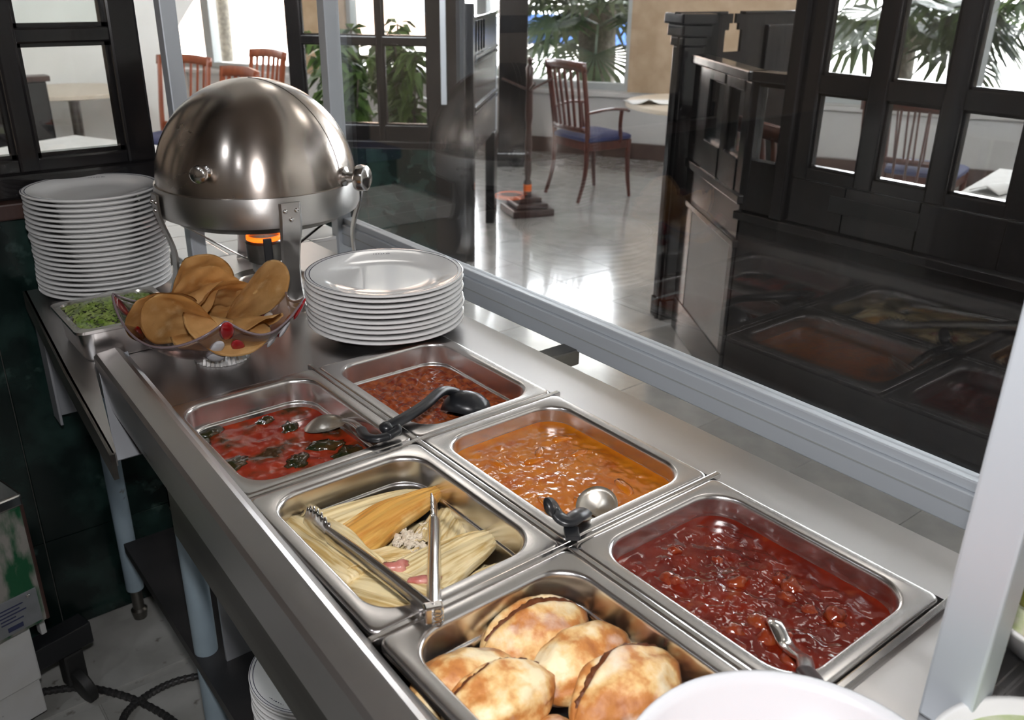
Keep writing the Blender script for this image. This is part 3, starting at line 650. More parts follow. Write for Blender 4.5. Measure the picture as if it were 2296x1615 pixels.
# ------------------------------------------------------------------ sneeze guard
sg = thing('sneeze_guard', 'aluminium framed glass sneeze guard along the customer side', 'guard')
def post(x0, x1, y0, y1, z0, z1):
    obj('post', box(x0, x1, y0, y1, z0, z1, .003), alu, sg)
post(.088, .128, -.432, -.388, 0, 1.1); post(.064, .1, 1.388, 1.424, -.003, 1.1); post(.445, .485, 1.388, 1.424, ZF, 1.1)
obj('post_channel', box(.131, .146, -.42, -.40, 0, 1.1, .002), alu, sg)
for (z0, z1, x0, x1) in ((-.022, .03, .455, .495), (.03, .045, .462, .488)): obj('bottom_rail', box(x0, x1, -1.0, 1.388, z0, z1, .002), alu, sg)
obj('rail_groove', box(.4535, .456, -1.0, 1.385, .006, .008), frame_m, sg)
obj('top_rail', box(.455, .495, -1.0, 1.388, 1.02, 1.06, .002), alu, sg); obj('top_rail', box(.064, .485, 1.39, 1.42, 1.06, 1.1, .002), alu, sg); obj('top_rail', box(.088, .485, -.43, -.39, 1.06, 1.1, .002), alu, sg)
obj('glass_panel', box(.474, .480, -1.0, 1.386, .045, 1.02), GG, sg)
for y in (-.41, .5): obj('bracket', box(.36, .462, y - .02, y + .02, -.05, -.018, .003), dark_steel, sg)

# ------------------------------------------------------------------ food pans
PA, PB_ = .1272, .1572
def pan_mesh():
    f = lambda d, r, z: rr(PA - d, PB_ - d, r, z, 10)
    L_ = [f(0, .010, -.004), f(0, .010, .0035), f(.0006, .010, .0052), f(.002, .010, .006), f(.0035, .012, .0062), f(.015, .044, .0060), f(.0165, .044, .0056), f(.0178, .044, .0044), f(.0186, .044, .0022), f(.0188, .044, 0),
          f(.0205, .043, -.030), f(.0208, .043, -.0315), f(.0222, .043, -.0325), f(.0235, .043, -.0335), f(.0238, .043, -.035), f(.027, .042, -.088), f(.030, .040, -.096), f(.038, .034, -.1), f(.045, .03, -.1003)]
    return loft(L_, None, False, True)
PAN = None
def pan(ix, iy, label):
    global PAN
    t = thing('food_pan', label, 'pan', (.1325 * (1 if ix else -1), .1625 + .325 * iy, 0), 0, 'half size steel pans in the steam table')
    if PAN is None:
        PAN = obj('pan_shell', pan_mesh(), pan_steel, t, smooth='all'); solid(PAN, .0012, 1)
    else:
        c = PAN.copy(); C.objects.link(c); c.parent = t
    return t
labels = {(0, 1): 'steel pan of red tomato stew with dark poblano pieces', (1, 1): 'steel pan of shredded red meat with black ladle', (0, 0): 'steel pan holding tamales and tongs',
          (1, 0): 'steel pan of orange sauce', (0, -1): 'steel pan holding bread rolls', (1, -1): 'steel pan of dark red chile stew nearest the aluminium post'}
pans = {k_: pan(k_[0], k_[1], v) for k_, v in labels.items()}
def stew(name, label, key, z, mat, disp, rings=60, n=20, ring=True, cat='food'):
    px, py = .1325 * (1 if key[0] else -1), .1625 + .325 * key[1]
    a, b = (PA - .0225, PB_ - .0225) if z < -.033 else (PA - .0198, PB_ - .0198)
    base = [Vector(q) for q in rr(a, b, .043, 0, 12)]; base.append(base[0]); NP = 300
    ln = [0]
    for p, q in zip(base, base[1:]): ln.append(ln[-1] + (q - p).length)
    outer = []; j = 0
    for i in range(NP):
        d = ln[-1] * i / NP
        while ln[j + 1] < d: j += 1
        outer.append(base[j].lerp(base[j + 1], (d - ln[j]) / max(1e-9, ln[j + 1] - ln[j])))
    bm = bmesh.new(); rows = []
    for k_ in range(rings + 1):
        s = 1 - k_ / rings
        row = []
        for (x, y, _) in outer:
            X, Y = x * s, y * s
            e = min(1, (1 - s) * 7)
            row.append(bm.verts.new((X, Y, z + disp(X, Y) * e + .0035 * (1 - e) ** 3)))
        rows.append(row)
    for r0, r1 in zip(rows[:-2], rows[1:-1]):
        for i in range(len(r0)):
            j = (i + 1) % len(r0); bm.faces.new((r0[i], r0[j], r1[j], r1[i]))
    bm.faces.new(rows[-2])
    for v in rows[-1]: bm.verts.remove(v)
    o = obj(name, bm, mat, smooth='all', loc=(px, py, 0)); tag(o, label, cat, kind='stuff')
    if ring:
        rg = loft([[(x * s, y * s, zz + .003 * nz(x * 60, y * 60, 3)) for (x, y, _) in [q * 1.004 for q in outer]] for s, zz in ((1.0, z + .006), (.998, z + .003), (.99, z - .001))])
        tag(obj('sauce_residue', rg, crustring, o, smooth='all'), kind='stuff')
    return o
tom = stew('tomato_stew', 'orange red tomato stew in the back left pan', (0, 1), -.042, tomato, lambda x, y: .0035 * nz(x * 26, y * 26, 1) + .0016 * nz(x * 70, y * 70, 5))
rnd = random.Random(5)
def blob(sx, sy, sz, seed, amp=.3, n=12, m=8, fr=1.6):
    bm = bmesh.new(); bmesh.ops.create_uvsphere(bm, u_segments=n, v_segments=m, radius=1)
    for v in bm.verts:
        d = 1 + amp * nz(v.co.x * fr + seed * 3.1, v.co.y * fr, v.co.z * fr); v.co = Vector((v.co.x * sx * d, v.co.y * sy * d, v.co.z * sz * d))
    return bm
for i, (x, y, sx, sy, a) in enumerate(((-.212, .498, .026, .016, 10), (-.093, .553, .020, .014, 60), (-.061, .425, .03, .02, 20), (-.175, .406, .018, .012, 40), (-.147, .387, .016, .012, 0), (-.221, .585, .018, .012, 70),
        (-.075, .470, .028, .014, -20), (-.130, .45, .022, .016, 30), (-.2, .61, .022, .01, 10), (-.115, .60, .014, .01, 0), (-.24, .42, .012, .014, 0), (-.06, .375, .018, .012, 15))):
    o = obj('poblano_piece', blob(sx, sy, .010, i, .5, 18, 10, 2.2), poblano, tom, smooth='all'); o.location = (x + .1325, y - .4875, -.0435); o.rotation_euler = (0, 0, R(a))
md = lambda x, y: .006 * abs(nz(x * 55, y * 55, 1)) + .004 * nz(x * 130, y * 130, 4) + .004 * nz(x * 18, y * 18, 7)
shm = stew('shredded_meat_stew', 'brown red shredded meat stew under the black ladle', (1, 1), -.038, meat_s, md, 80, 26)
def vor(x, y, s, k_=0):
    d = noise.voronoi(Vector((x * s, y * s, k_)))[0][0]; return d
orn = stew('orange_sauce', 'bright orange chunky sauce with glossy lumps', (1, 0), -.021, orange_s, lambda x, y: .0014 * nz(x * 40, y * 40, 2) + .0014 * nz(x * 90, y * 90, 9) + .0004 * nz(x * 190, y * 190, 4), 80, 26)
chi = stew('red_chile_stew', 'dark red chile and meat stew beside the bread pan', (1, -1), -.025, chile_s, lambda x, y: .0030 * nz(x * 34, y * 34, 2) + .0022 * nz(x * 75, y * 75, 7) + .0005 * nz(x * 180, y * 180, 4), 80, 26)
cm_cache = []
for i in range(16):
    if len(cm_cache) < 6: o = obj('meat_chunk', blob(.013, .010, .008, i + 20, .5), chunk_m, chi, smooth='all'); cm_cache.append(o.data)
    else: o = obj('meat_chunk', cm_cache[i % 6], None, chi)
    o.location = (rnd.uniform(-.08, .085), rnd.uniform(-.11, .12), -.0265 + rnd.uniform(-.002, .001)); o.rotation_euler = (rnd.uniform(-.4, .4), rnd.uniform(-.4, .4), rnd.uniform(0, 6)); s = rnd.uniform(.6, 1.25); o.scale = (s, s, s)
cm2 = []
for i in range(8):
    if len(cm2) < 5: o = obj('vegetable_piece', blob(.012, .008, .005, i + 50, .45), orange_s, orn, smooth='all'); cm2.append(o.data)
    else: o = obj('vegetable_piece', cm2[i % 5], None, orn)
    o.location = (rnd.uniform(-.075, .07), rnd.uniform(-.11, .11), -.0225); o.rotation_euler = (0, 0, rnd.uniform(0, 6)); s = rnd.uniform(.9, 1.5); o.scale = (s * 1.3, s * .8, s)

# tamales
def tamale(name, label, mat, loc, rz, L_, W_, H_, seed, tilt=0, roll=0, tail=0, cat='tamale'):
    """a flat husk parcel: folded square end at -x, pointed (or ragged, tail=1) end at +x"""
    def sec(u):
        if tail: return .86 + .16 * u - .5 * max(0, .08 - u)
        return (1 - .08 * (1 - u)) * (min(1, ((1.0 - u) / .78)) ** .62)
    loops = []; NU = 40; K = 72
    for i in range(NU + 1):
        u = i / NU; s = max(.03, sec(u)); hh = H_ * (.35 + .65 * min(1, u / .18) ** .6) * (max(.05, min(1, (1 - u) / .4)) ** .5 if not tail else (1 - .7 * u ** 2))
        lp_ = []
        for k_ in range(K):
            a = 2 * pi * k_ / K; ca, sa = cos(a), sin(a)
            y = W_ * s * (abs(ca) ** .8) * (1 if ca >= 0 else -1); z = hh * (abs(sa) ** .75) * (1 if sa >= 0 else -1)
            rg = .0010 * sin(y * 900 / max(.4, s)) + .0018 * nz(y * 120 / max(.3, s), u * 3, seed)
            z += rg * (1 if sa > 0 else .2) + .0035 * nz(u * 4, y * 30, seed)
            if sa > 0 and abs(y) < W_ * s: z -= .003 * math.exp(-((y / W_ / s - .25 - .2 * nz(u * 2, seed, 2)) / .06) ** 2)     # folded overlap
            x = (u - .5) * L_ + (.012 * nz(a * 2.5, seed, 1) if (tail and u > .94) else 0)
            lp_.append((x, y + .006 * nz(u * 3, seed, 9), z))
        loops.append(lp_)
    o = obj(name, loft(loops, None, True, True), mat, smooth='all', loc=loc); o.rotation_euler = (roll, tilt, rz); return tag(o, label, cat)
def husk_sheet(name, label, loc, rz, L_, W_, seed, curl=.3, mat=husk, tilt=0, roll=0, cat='corn husk', flare=.25, rag=.008):
    def f(u, v):
        w = W_ * (1 - flare * u); y = (v - .5) * w; z = -curl * y * y / W_ * 4 * (1 - .3 * u) + .0016 * sin(v * 60) + .008 * nz(u * 4, v * 3, seed) - .01 * (u - .5) ** 2
        x = (u - .5) * L_ + rag * nz(v * 9, seed, 3) * (1 if u > .95 or u < .05 else 0)
        return (x, y, z)
    o = solid(obj(name, grid(24, 40, f), mat, smooth='all', loc=loc), .0012); o.rotation_euler = (roll, tilt, rz); return tag(o, label, cat)
PZ = -.06
husk_sheet('corn_husk', 'wide wet corn husk spread under the tongs in middle of tamale pan', (-.125, .165, -.070), R(20), .21, .19, 3, .1)
husk_sheet('corn_husk', 'flat corn husk lying along right front edge of tamale pan', (-.080, .062, -.058), R(3), .19, .085, 6, .25, roll=R(8))
tamale('tamale', 'orange brown tamale pointing to back right corner of its pan', husk_o, (-.098, .232, -.036), R(4), .185, .033, .016, 1, tilt=R(-7), roll=R(14))
tamale('tamale', 'pale straw tamale tucked behind the orange brown one', husk, (-.128, .264, -.040), R(0), .20, .034, .016, 2, roll=R(10))
tamale('tamale', 'broad flat tamale at left side of the pan under the tong tip', husk, (-.200, .222, -.031), R(100), .150, .038, .011, 3, tail=1, tilt=R(-4))
tamale('tamale', 'broad pale tamale at front left corner of the tamale pan', husk, (-.188, .098, -.040), R(115), .150, .043, .013, 4, tail=1, tilt=R(3), roll=R(-6))
tamale('tamale', 'straw coloured tamale lying right of the tongs hinge', husk, (-.092, .110, -.040), R(4), .175, .043, .014, 5, tilt=R(-4), roll=R(10))
husk_sheet('corn_husk', 'torn husk flap curling at back right of tamale pan', (-.045, .176, -.040), R(35), .085, .085, 11, .45, roll=R(20), rag=.02)
husk_sheet('corn_husk', 'ragged white edged husk standing beyond the left tong tip', (-.178, .255, -.032), R(75), .05, .075, 13, .5, roll=R(-18), rag=.02)
husk_sheet('corn_husk', 'folded pale husk strip left of the tong arms', (-.155, .165, -.050), R(-12), .10, .040, 17, -.7, flare=.4)
cb = []
cr_o = thing('masa_crumbs', 'white masa crumbs scattered between the tong arms', 'food', (0, 0, 0))
cr_o['kind'] = 'stuff'
for i in range(120):
    if len(cb) < 6: o = obj('crumb', blob(.005, .0035, .003, i, 1.1, 8, 6, 2.6), masa, cr_o); cb.append(o.data)
    else: o = obj('crumb', cb[i % 6], None, cr_o)
    q = rnd.random()
    x, y = (rnd.gauss(-.088, .020), rnd.gauss(.178, .016)) if q < .65 else ((rnd.gauss(-.155, .008), rnd.gauss(.14, .012)) if q < .85 else (rnd.gauss(-.02, .006), rnd.gauss(.11, .012)))
    s = rnd.uniform(.35, 1.5); o.location = (x, y, -.054 + .008 * rnd.random()); o.scale = (s, s, s); o.rotation_euler = (rnd.uniform(0, 6), rnd.uniform(0, 6), 0)
o = obj('meat_piece', blob(.016, .010, .008, 7, .5, 16, 10), pinkmeat, smooth='all', loc=(-.158, .128, -.030)); o.rotation_euler = (0, 0, R(-30)); tag(o, 'pink meat piece between tong arms in tamale pan', 'meat')
o = obj('meat_piece', blob(.017, .006, .004, 9, .5, 16, 10), pinkmeat, smooth='all', loc=(-.150, .082, -.023)); o.rotation_euler = (0, 0, R(-30)); tag(o, 'thin pink meat strip near the tongs hinge', 'meat')

# tongs
tg = thing('serving_tongs', 'steel tongs with scalloped tips lying open across tamale pan', 'tongs')
H0 = Vector((-.203, -.020, .022))
def arm(tip, seed, th=.0055):
    tip = Vector(tip); d = tip - H0; side = d.cross(Vector((0, 0, 1))).normalized()
    pts = [H0 + d * t + Vector((0, 0, .004 * sin(pi * t))) for t in [i / 14 for i in range(12)]]
    loops = []
    for i, p in enumerate(pts):
        w = .0105 + .0025 * (i / 11); h = .0035
        u = Vector((0, 0, 1))
        loops.append([p + side * (th * cos(2 * pi * k_ / 12)) + u * (w * sin(2 * pi * k_ / 12)) for k_ in range(12)])
    obj('arm', loft(loops, None, True, True), shiny, tg, smooth=True)
    # scalloped shell at the end
    e0 = pts[-1]
    def f(u, v):
        a = (v - .5) * 2; ww_ = .012 + .014 * sin(min(1, u * 1.15) * pi * .62)
        edge = 1 + .16 * sin(u * 38) * (abs(a) > .85)
        return e0 + d.normalized() * (u * .062) + Vector((0, 0, 1)) * (a * ww_ * edge - .010 * u) + side * seed * (.008 * (1 - a * a) - .004)
    solid(obj('scalloped_tip', grid(24, 10, f), shiny, tg, smooth='all'), .0016)
arm((-.205, .270, -.018), -1); arm((-.060, .192, -.016), 1, .0075)
obj('hinge', box(-.010, .010, -.006, .006, -.010, .010, .002, mat=Matrix.Translation(H0) @ Matrix.Rotation(R(-20), 4, 'Z')), shiny, tg)
sp = [H0 + Vector((.005 * cos(i * .9), -.008 + .005 * sin(i * .9), -.012 + i * .0008)) for i in range(26)]
obj('spring', tube(sp, .0011, 5), shiny, tg, smooth=True)

# bread rolls
def roll_shape(t, th, seed, th0, split):
    """t along the loaf -1..1, th angle from straight up towards local -x"""
    L_, W_, H_ = .066, .040, .034
    rp = max(0, 1 - abs(t) ** 2.0) ** .58
    x, z = -sin(th), cos(th)
    d = 1 + .15 * nz(x * 1.3, t * 1.8, z * 1.3 + seed * 2.3) + .07 * nz(x * 3.5, t * 4, z * 3.5 + seed) + .02 * nz(x * 9, t * 9, z * 9 + seed)
    if split:
        a = (th - th0 - .12 * nz(t * 2.5, seed, 4) + pi) % (2 * pi) - pi; f = 1 - t ** 6
        d += (-.24 * math.exp(-(a / .11) ** 2) + .07 * math.exp(-((abs(a) - .28) / .16) ** 2)) * f
    zz = z * H_ * d * rp * (.75 if z < 0 else 1)
    return Vector((x * W_ * d * rp, t * L_ * (1 + .05 * nz(x, z, seed)), zz))
def roll(label, loc, rot, seed, sc=1, fill=True, th0=.75):
    t = thing('bread_roll', label, 'bread', loc, 0, 'bread rolls in the front pan'); t.rotation_euler = rot; t.scale = (sc, sc, sc)
    N, K = 34, 80
    obj('crust', loft([[roll_shape(max(-.9995, min(.9995, -cos(pi * i / N))), 2 * pi * k_ / K, seed, th0, fill) for k_ in range(K)] for i in range(N + 1)], None, True, True), bread_m, t, smooth='all')
    if fill:
        def f(u, v):
            tt = -.86 + 1.72 * u; th = th0 + .12 * nz(tt * 2.5, seed, 4) + (v - .5) * (.34 + .1 * nz(tt * 6, seed, 8))
            p = roll_shape(tt, th, seed, th0, False); return p * (.93 + .09 * sin(pi * v) + .06 * nz(tt * 16, v * 2, seed))
        obj('filling', solidify_bm(grid(44, 5, f), .005), filling, t, smooth='all')
    return t
def solidify_bm(bm, th):
    bmesh.ops.solidify(bm, geom=bm.faces[:], thickness=th); return bm
roll('split roll at the back of the bread pan with filling showing', (-.096, -.058, -.040), (R(6), R(34), R(-97)), 1, 1.0, True, .95)
roll('roll at right of the bread pan dusted with flour', (-.088, -.122, -.036), (R(4), R(20), R(-92)), 2, .98, False)
roll('round pale roll at left side of the bread pan', (-.200, -.075, -.036), (R(-10), R(8), R(-98)), 3, .98, False)
roll('floury brown roll leaning on the left round roll', (-.195, -.122, -.024), (R(0), R(10), R(-94)), 4, .95, True, .85)
roll('pale roll nearest the white bowl', (-.088, -.188, -.026), (R(3), R(16), R(-88)), 5, 1.05, True, .9)
roll('roll barely visible at the bottom edge of the picture', (-.185, -.195, -.05), (0, 0, R(-40)), 6, .85, False)

# ------------------------------------------------------------------ ladles and spoons
ll = thing('black_ladle', 'black nylon ladle resting in the shredded meat', 'ladle')
obj('handle', tube(catmull([(-.02, .372, .014), (.012, .376, .018), (.055, .390, .020), (.095, .412, .020), (.120, .424, .014), (.140, .425, .004)], 10), lambda q: (.0105 - .002 * q, .0075), 14), black_plastic, ll, smooth='all')
o = obj('ladle_bowl', lathe([(.001, .026), (.015, .0245), (.028, .018), (.036, .006), (.038, -.006), (.036, -.006), (.034, .005), (.026, .015), (.001, .022)], 28), black_plastic, ll, smooth='all'); o.location = (.146, .405, -.022); o.rotation_euler = (R(-14), R(26), 0); o.scale = (1.12, 1.12, 1.25)
obj('handle_knob', blob(.011, .011, .008, 1, .1), black_plastic, ll, smooth='all', loc=(-.024, .371, .015))
sA = thing('serving_spoon', 'steel spoon with black handle lying in tomato stew', 'spoon')
def spoon_bowl(p0, d, L_, W_, depth, up=1):
    d = Vector(d).normalized(); s_ = d.cross(Vector((0, 0, 1))).normalized(); n_ = s_.cross(d)
    def f(u, v):
        w = W_ * math.sqrt(max(0, 1 - (2 * u - 1) ** 2)) * (1.0) + .0004; a = (v - .5) * 2
        return Vector(p0) + d * (u * L_) + s_ * (a * w) - n_ * up * (depth * (1 - a * a) * (1 - (2 * u - 1) ** 2))
    return solidify_bm(grid(16, 12, f), .0012)
obj('spoon_bowl', spoon_bowl((-.026, .487, -.022), (-.85, .75, -.25), .072, .024, .016, -1), worn_steel, sA, smooth='all')
obj('neck', tube(catmull([(-.031, .491, -.020), (-.034, .462, -.010), (-.040, .430, -.002), (-.050, .392, .006)], 6), lambda q: (.008 - .001 * q, .003), 10), shiny, sA, smooth='all')
obj('handle', tube(catmull([(-.047, .405, .004), (-.058, .372, .011), (-.054, .350, .015), (-.036, .345, .016)], 8), lambda q: (.0085, .006), 12), black_plastic, sA, smooth='all')
obj('handle_hook', tube(catmull([(-.036, .345, .016), (-.020, .346, .019), (-.018, .352, .022)], 6), .0065, 10), black_plastic, sA, smooth='all')
lE = thing('steel_ladle', 'steel ladle with black hooked handle in orange sauce', 'ladle')
o = obj('ladle_bowl', lathe([(.001, -.008), (.012, -.007), (.021, -.002), (.026, .005), (.0275, .006), (.027, .008), (.022, .003), (.012, -.002), (.001, -.004)], 30), worn_steel, lE, smooth='all'); o.location = (.103, .056, -.010); o.rotation_euler = (R(14), R(-28), 0)
obj('neck', tube(catmull([(.084, .046, -.010), (.066, .040, .006), (.050, .030, .018)], 6), lambda q: (.010 - .002 * q, .0035), 10), shiny, lE, smooth='all')
obj('handle', tube(catmull([(.054, .031, .015), (.034, .022, .022), (.018, .020, .022), (.012, .030, .026), (.008, .038, .037), (-.002, .034, .043)], 8), lambda q: (.0115, .006), 12), black_plastic, lE, smooth='all')
obj('handle_tab', box(-.009, .009, -.012, .012, -.003, .003, .002, mat=Matrix.Translation((.012, .006, .0145)) @ Matrix.Rotation(R(-35), 4, 'Z')), black_plastic, lE)
lF = thing('steel_ladle', 'steel ladle neck rising from dark red chile stew', 'ladle')
obj('neck', tube(catmull([(.125, -.203, -.034), (.104, -.222, -.016), (.090, -.246, -.020), (.074, -.268, -.008), (.050, -.290, .014), (.020, -.31, .03)], 8), lambda q: (.010 - .002 * q, .004), 12), shiny, lF, smooth='all')
obj('handle', tube(catmull([(.022, -.308, .029), (.005, -.325, .042), (-.02, -.345, .06)], 6), lambda q: (.009, .005), 10), black_plastic, lF, smooth='all')

# ------------------------------------------------------------------ plates
def plate_mesh(r):
    return lathe([(.001, .004), (r * .60, .004), (r * .62, .0), (r * .65, .0), (r * .66, .006), (r * .82, .011), (r * .985, .0175), (r, .0195), (r, .0215), (r * .985, .0225), (r * .93, .0212), (r * .74, .0135), (r * .66, .0098), (r * .5, .0085), (.001, .0085)], 72)
def band_mesh(r0, z0, r1, z1): return lathe([(r0, z0), (r1, z1)], 72)
ORD = ['first', 'second', 'third', 'fourth', 'fifth', 'sixth', 'seventh', 'eighth', 'ninth', 'tenth', 'eleventh', 'twelfth', 'thirteenth', 'fourteenth', 'fifteenth', 'sixteenth', 'seventeenth', 'eighteenth', 'nineteenth', 'twentieth', 'lowest']
def plate_stack(n, r, c, dz, grp, lab, seed, mark_deg, jit=.0025):
    rnd = random.Random(seed); first = None
    for i in range(n):
        name = 'dinner_plate'
        lb = lab(i)
        loc = (c[0] + rnd.uniform(-jit, jit), c[1] + rnd.uniform(-jit, jit), c[2] + dz * i)
        if first is None:
            t = thing(name, lb, 'plate', loc, 0, grp); obj('dish', plate_mesh(r), white_china, t, smooth=True); first = t
        else: t = dup(first, loc, R(rnd.uniform(0, 360)), lb)
        if i == n - 1:
            t.rotation_euler = (0, 0, 0)
            obj('glaze_line', band_mesh(r * .93, .0215, r * .94, .0218), blue_line, t, smooth=True)
            obj('glaze_line', band_mesh(r * .975, .0226, r * .984, .0228), blue_line, t, smooth=True)
            mk = bmesh.new()     # small dark printed emblem on the rim
            for k_, (dx, w_, h_) in enumerate(((-.016, .002, .006), (-.012, .003, .003), (-.006, .0022, .008), (-.001, .003, .0035), (.004, .002, .009), (.009, .004, .004), (.014, .0025, .006))):
                box(dx, dx + w_, r * .80 + .004, r * .80 + .004 + h_, .0176, .0180, bm=mk, mat=Matrix.Rotation(R(mark_deg - 90), 4, 'Z'))
            obj('emblem', mk, blue_line, t)
    return first
plate_stack(21, .131, (-.150, 1.30, 0), .0099, 'plates in the tall stack by the marble wall', lambda i: 'top white plate with thin dark line of the tall stack' if i == 20 else ('bottom white plate of the tall stack by the marble wall' if i == 0 else 'white plate %s from the top of the tall stack by the marble wall' % ORD[20 - i]), 3, 70)
plate_stack(10, .149, (.213, .763, 0), .0098, 'plates in the short stack before the chafing dish', lambda i: 'top shiny white plate of the short stack beside the meat pan' if i == 9 else ('bottom white plate of the short stack' if i == 0 else 'white plate %s from the top of the short stack beside the meat pan' % ORD[9 - i]), 4, 62)
plate_stack(9, .115, (-.105, .51, -.6), .012, 'plates on the shelf under the counter', lambda i: 'top blue ringed plate on the shelf under the counter' if i == 8 else 'white plate %s from the top of the stack on the shelf under the counter' % ORD[8 - i], 6, 200)

# ------------------------------------------------------------------ chafing dish
cd_ = thing('chafing_dish', 'round steel roll-top chafing dish with domed lid and burner', 'chafing dish', (.138, 1.137, 0))
r = .2015
dome = [(r * cos(t), .23 + r * sin(t)) for t in [i / 28 * pi / 2 * .995 for i in range(29)]]
obj('dome_lid', lathe(dome, 96), dome_steel, cd_, smooth='all')
obj('lid_band', lathe([(r - .006, .228), (r + .004, .231), (r + .005, .226), (r + .006, .205), (r + .006, .182), (r + .001, .172), (r - .012, .170)], 96), steel_x, cd_, smooth=True)
obj('water_pan', lathe([(r - .012, .172), (r - .03, .155), (r - .075, .146), (.001, .144)], 72), dark_steel, cd_, smooth=True)
seamv = [(r * 1.001 * cos(t) * cos(R(300)), r * 1.001 * cos(t) * sin(R(300)), .23 + r * 1.001 * sin(t)) for t in [i / 30 * pi * .5 for i in range(31)]]
obj('lid_seam', tube(seamv, .0007, 5), dark_steel, cd_, smooth=True)
def leg(a):
    a = R(a); u = Vector((cos(a), sin(a), 0)); s_ = Vector((-sin(a), cos(a), 0))
    prof_ = [(r + .009, .222, .022), (r + .009, .19, .022), (r + .004, .165, .022), (r - .012, .11, .019), (r - .012, .06, .018), (r - .002, .02, .020), (r + .012, 0.001, .021)]
    pts = catmull([(p[0], p[1], p[2]) for p in prof_], 5); loops = []
    for p in pts:
        loops.append([u * (p.x + dx) + s_ * (p.z * sg_) + Vector((0, 0, p.y)) for sg_, dx in ((-1, 0), (-.8, .004), (.8, .004), (1, 0), (.8, -.001), (-.8, -.001))])
    lg = obj('leg', loft(loops, None, True, True), steel_x, cd_, smooth=True)
    for dx, z in ((-.011, .207), (.011, .207), (0, .19)):
        q = u * (r + .013) + s_ * dx + Vector((0, 0, z)); bm = bmesh.new(); bmesh.ops.create_uvsphere(bm, u_segments=14, v_segments=8, radius=.0052)
        obj('bolt', bm, shiny, lg, smooth='all', loc=q)
for a in (262, 178, 340, 80): leg(a)
def knob(a, z, scale=1, label=None):
    a = R(a); u = Vector((cos(a), sin(a), 0)); base = u * (r * cos(math.asin(min(1, (z - .23) / r)))) + Vector((0, 0, z))
    q = u.to_track_quat('Z', 'Y').to_matrix().to_4x4()
    bm = lathe([(.013, -.004), (.013, .003), (.007, .006), (.007, .016), (.012, .018), (.0165, .020), (.018, .024), (.0165, .033), (.012, .036), (.001, .037)], 28); bmesh.ops.transform(bm, matrix=Matrix.Translation(base) @ q @ Matrix.Scale(scale, 4), verts=bm.verts[:])
    obj('knob', bm, shiny, cd_, smooth=True)
knob(219, .280, .95)
knob(304, .248, 1.5)
bk = thing('fuel_burner', 'small chafing fuel burner glowing orange under the pan', 'burner', (.138, 1.137, 0))
obj('cup', lathe([(.03, .05), (.038, .055), (.04, .095), (.036, .098), (.034, .105), (.001, .106)], 28), dark_steel, bk, smooth=True)
obj('fuel_can', lathe([(.001, .0), (.03, .0), (.03, .052), (.02, .056)], 24), shiny, bk, smooth=True)
obj('flame', lathe([(.034, .099), (.0375, .101), (.0375, .108), (.034, .110)], 24), flame_m, bk, smooth='all')
obj('handle_strap', box(-.009, .009, -.05, -.044, .02, .112, .002, mat=Matrix.Rotation(R(-15), 4, 'Z')), black_plastic, bk)
for a, m_ in ((178, steel_x), (340, black_plastic)):
    a = R(a); obj('cross_strap', tube([(.04 * cos(a), .04 * sin(a), .06), (.17 * cos(a), .17 * sin(a), .155)], (.008, .002), 8), m_, bk, smooth=True)
obj('burner_tray', lathe([(.001, .001), (.075, .001), (.085, .010), (.087, .010), (.076, .0), (.001, .0)], 40), shiny, bk, smooth=True)

# ------------------------------------------------------------------ glass bowl with tostadas
gb = thing('glass_bowl', 'footed clear glass bowl with red leaf decorations holding tostadas', 'bowl', (-.10, .80, 0))
ctrl = sorted([(22, .160, .118, 1), (52, .135, .085, 0), (85, .15, .10, 1), (117, .14, .082, 0), (148, .168, .122, 1), (202, .142, .070, 0), (256, .126, .112, 1), (290, .125, .072, 0), (325, .150, .108, 1), (353, .128, .084, 0)])
def rim(ang):
    ang %= 360
    pts = ctrl + [(ctrl[0][0] + 360,) + ctrl[0][1:]]
    if ang < pts[0][0]: ang += 360
    for a, b in zip(pts, pts[1:]):
        if a[0] <= ang <= b[0]:
            t = (ang - a[0]) / (b[0] - a[0])
            pk, md_ = (a, b) if a[3] else (b, a); s = t if a[3] else 1 - t
            w = (1 - s) ** 1.9
            return md_[1] + (pk[1] - md_[1]) * w, md_[2] + (pk[2] - md_[2]) * w
NB = 144
rows = []
for k_ in range(17):
    t = k_ / 16; row = []
    for i in range(NB):
        a = 360 * i / NB; rr_, zz = rim(a); rad = .036 + (rr_ - .036) * t ** .72; z = .022 + (zz - .022) * t ** 1.7
        row.append((rad * cos(R(a)), rad * sin(R(a)), z))
    rows.append(row)
solid(obj('bowl_wall', loft(rows, None, True), GB, gb, smooth='all'), .003)
obj('rim_edge', tube([Vector((rim(360 * i / NB)[0] * cos(2 * pi * i / NB), rim(360 * i / NB)[0] * sin(2 * pi * i / NB), rim(360 * i / NB)[1])) for i in range(NB + 1)], .0022, 6, caps=False), M('rim_glass', (.16, .12, .13), .08, coat=.5), gb, smooth='all')
ft = [[((.040 + .006 * (1 - z / .022) + .0022 * (i % 2)) * cos(2 * pi * i / 72), (.040 + .006 * (1 - z / .022) + .0022 * (i % 2)) * sin(2 * pi * i / 72), z) for i in range(72)] for z in (0.0005, .008, .016, .023)]
obj('foot', loft(ft, None, True, True), M('foot_glass', (.75, .75, .74), .08, .6), gb)
def on_bowl(a, t, off=.003):
    rr_, zz = rim(a); rad = .036 + (rr_ - .036) * t ** .72; z = .022 + (zz - .022) * t ** 1.7
    return Vector(((rad + off) * cos(R(a)), (rad + off) * sin(R(a)), z))
clear_gem = M('clear_gem_glass', (.6, .6, .62), .06, .3, coat=.6)
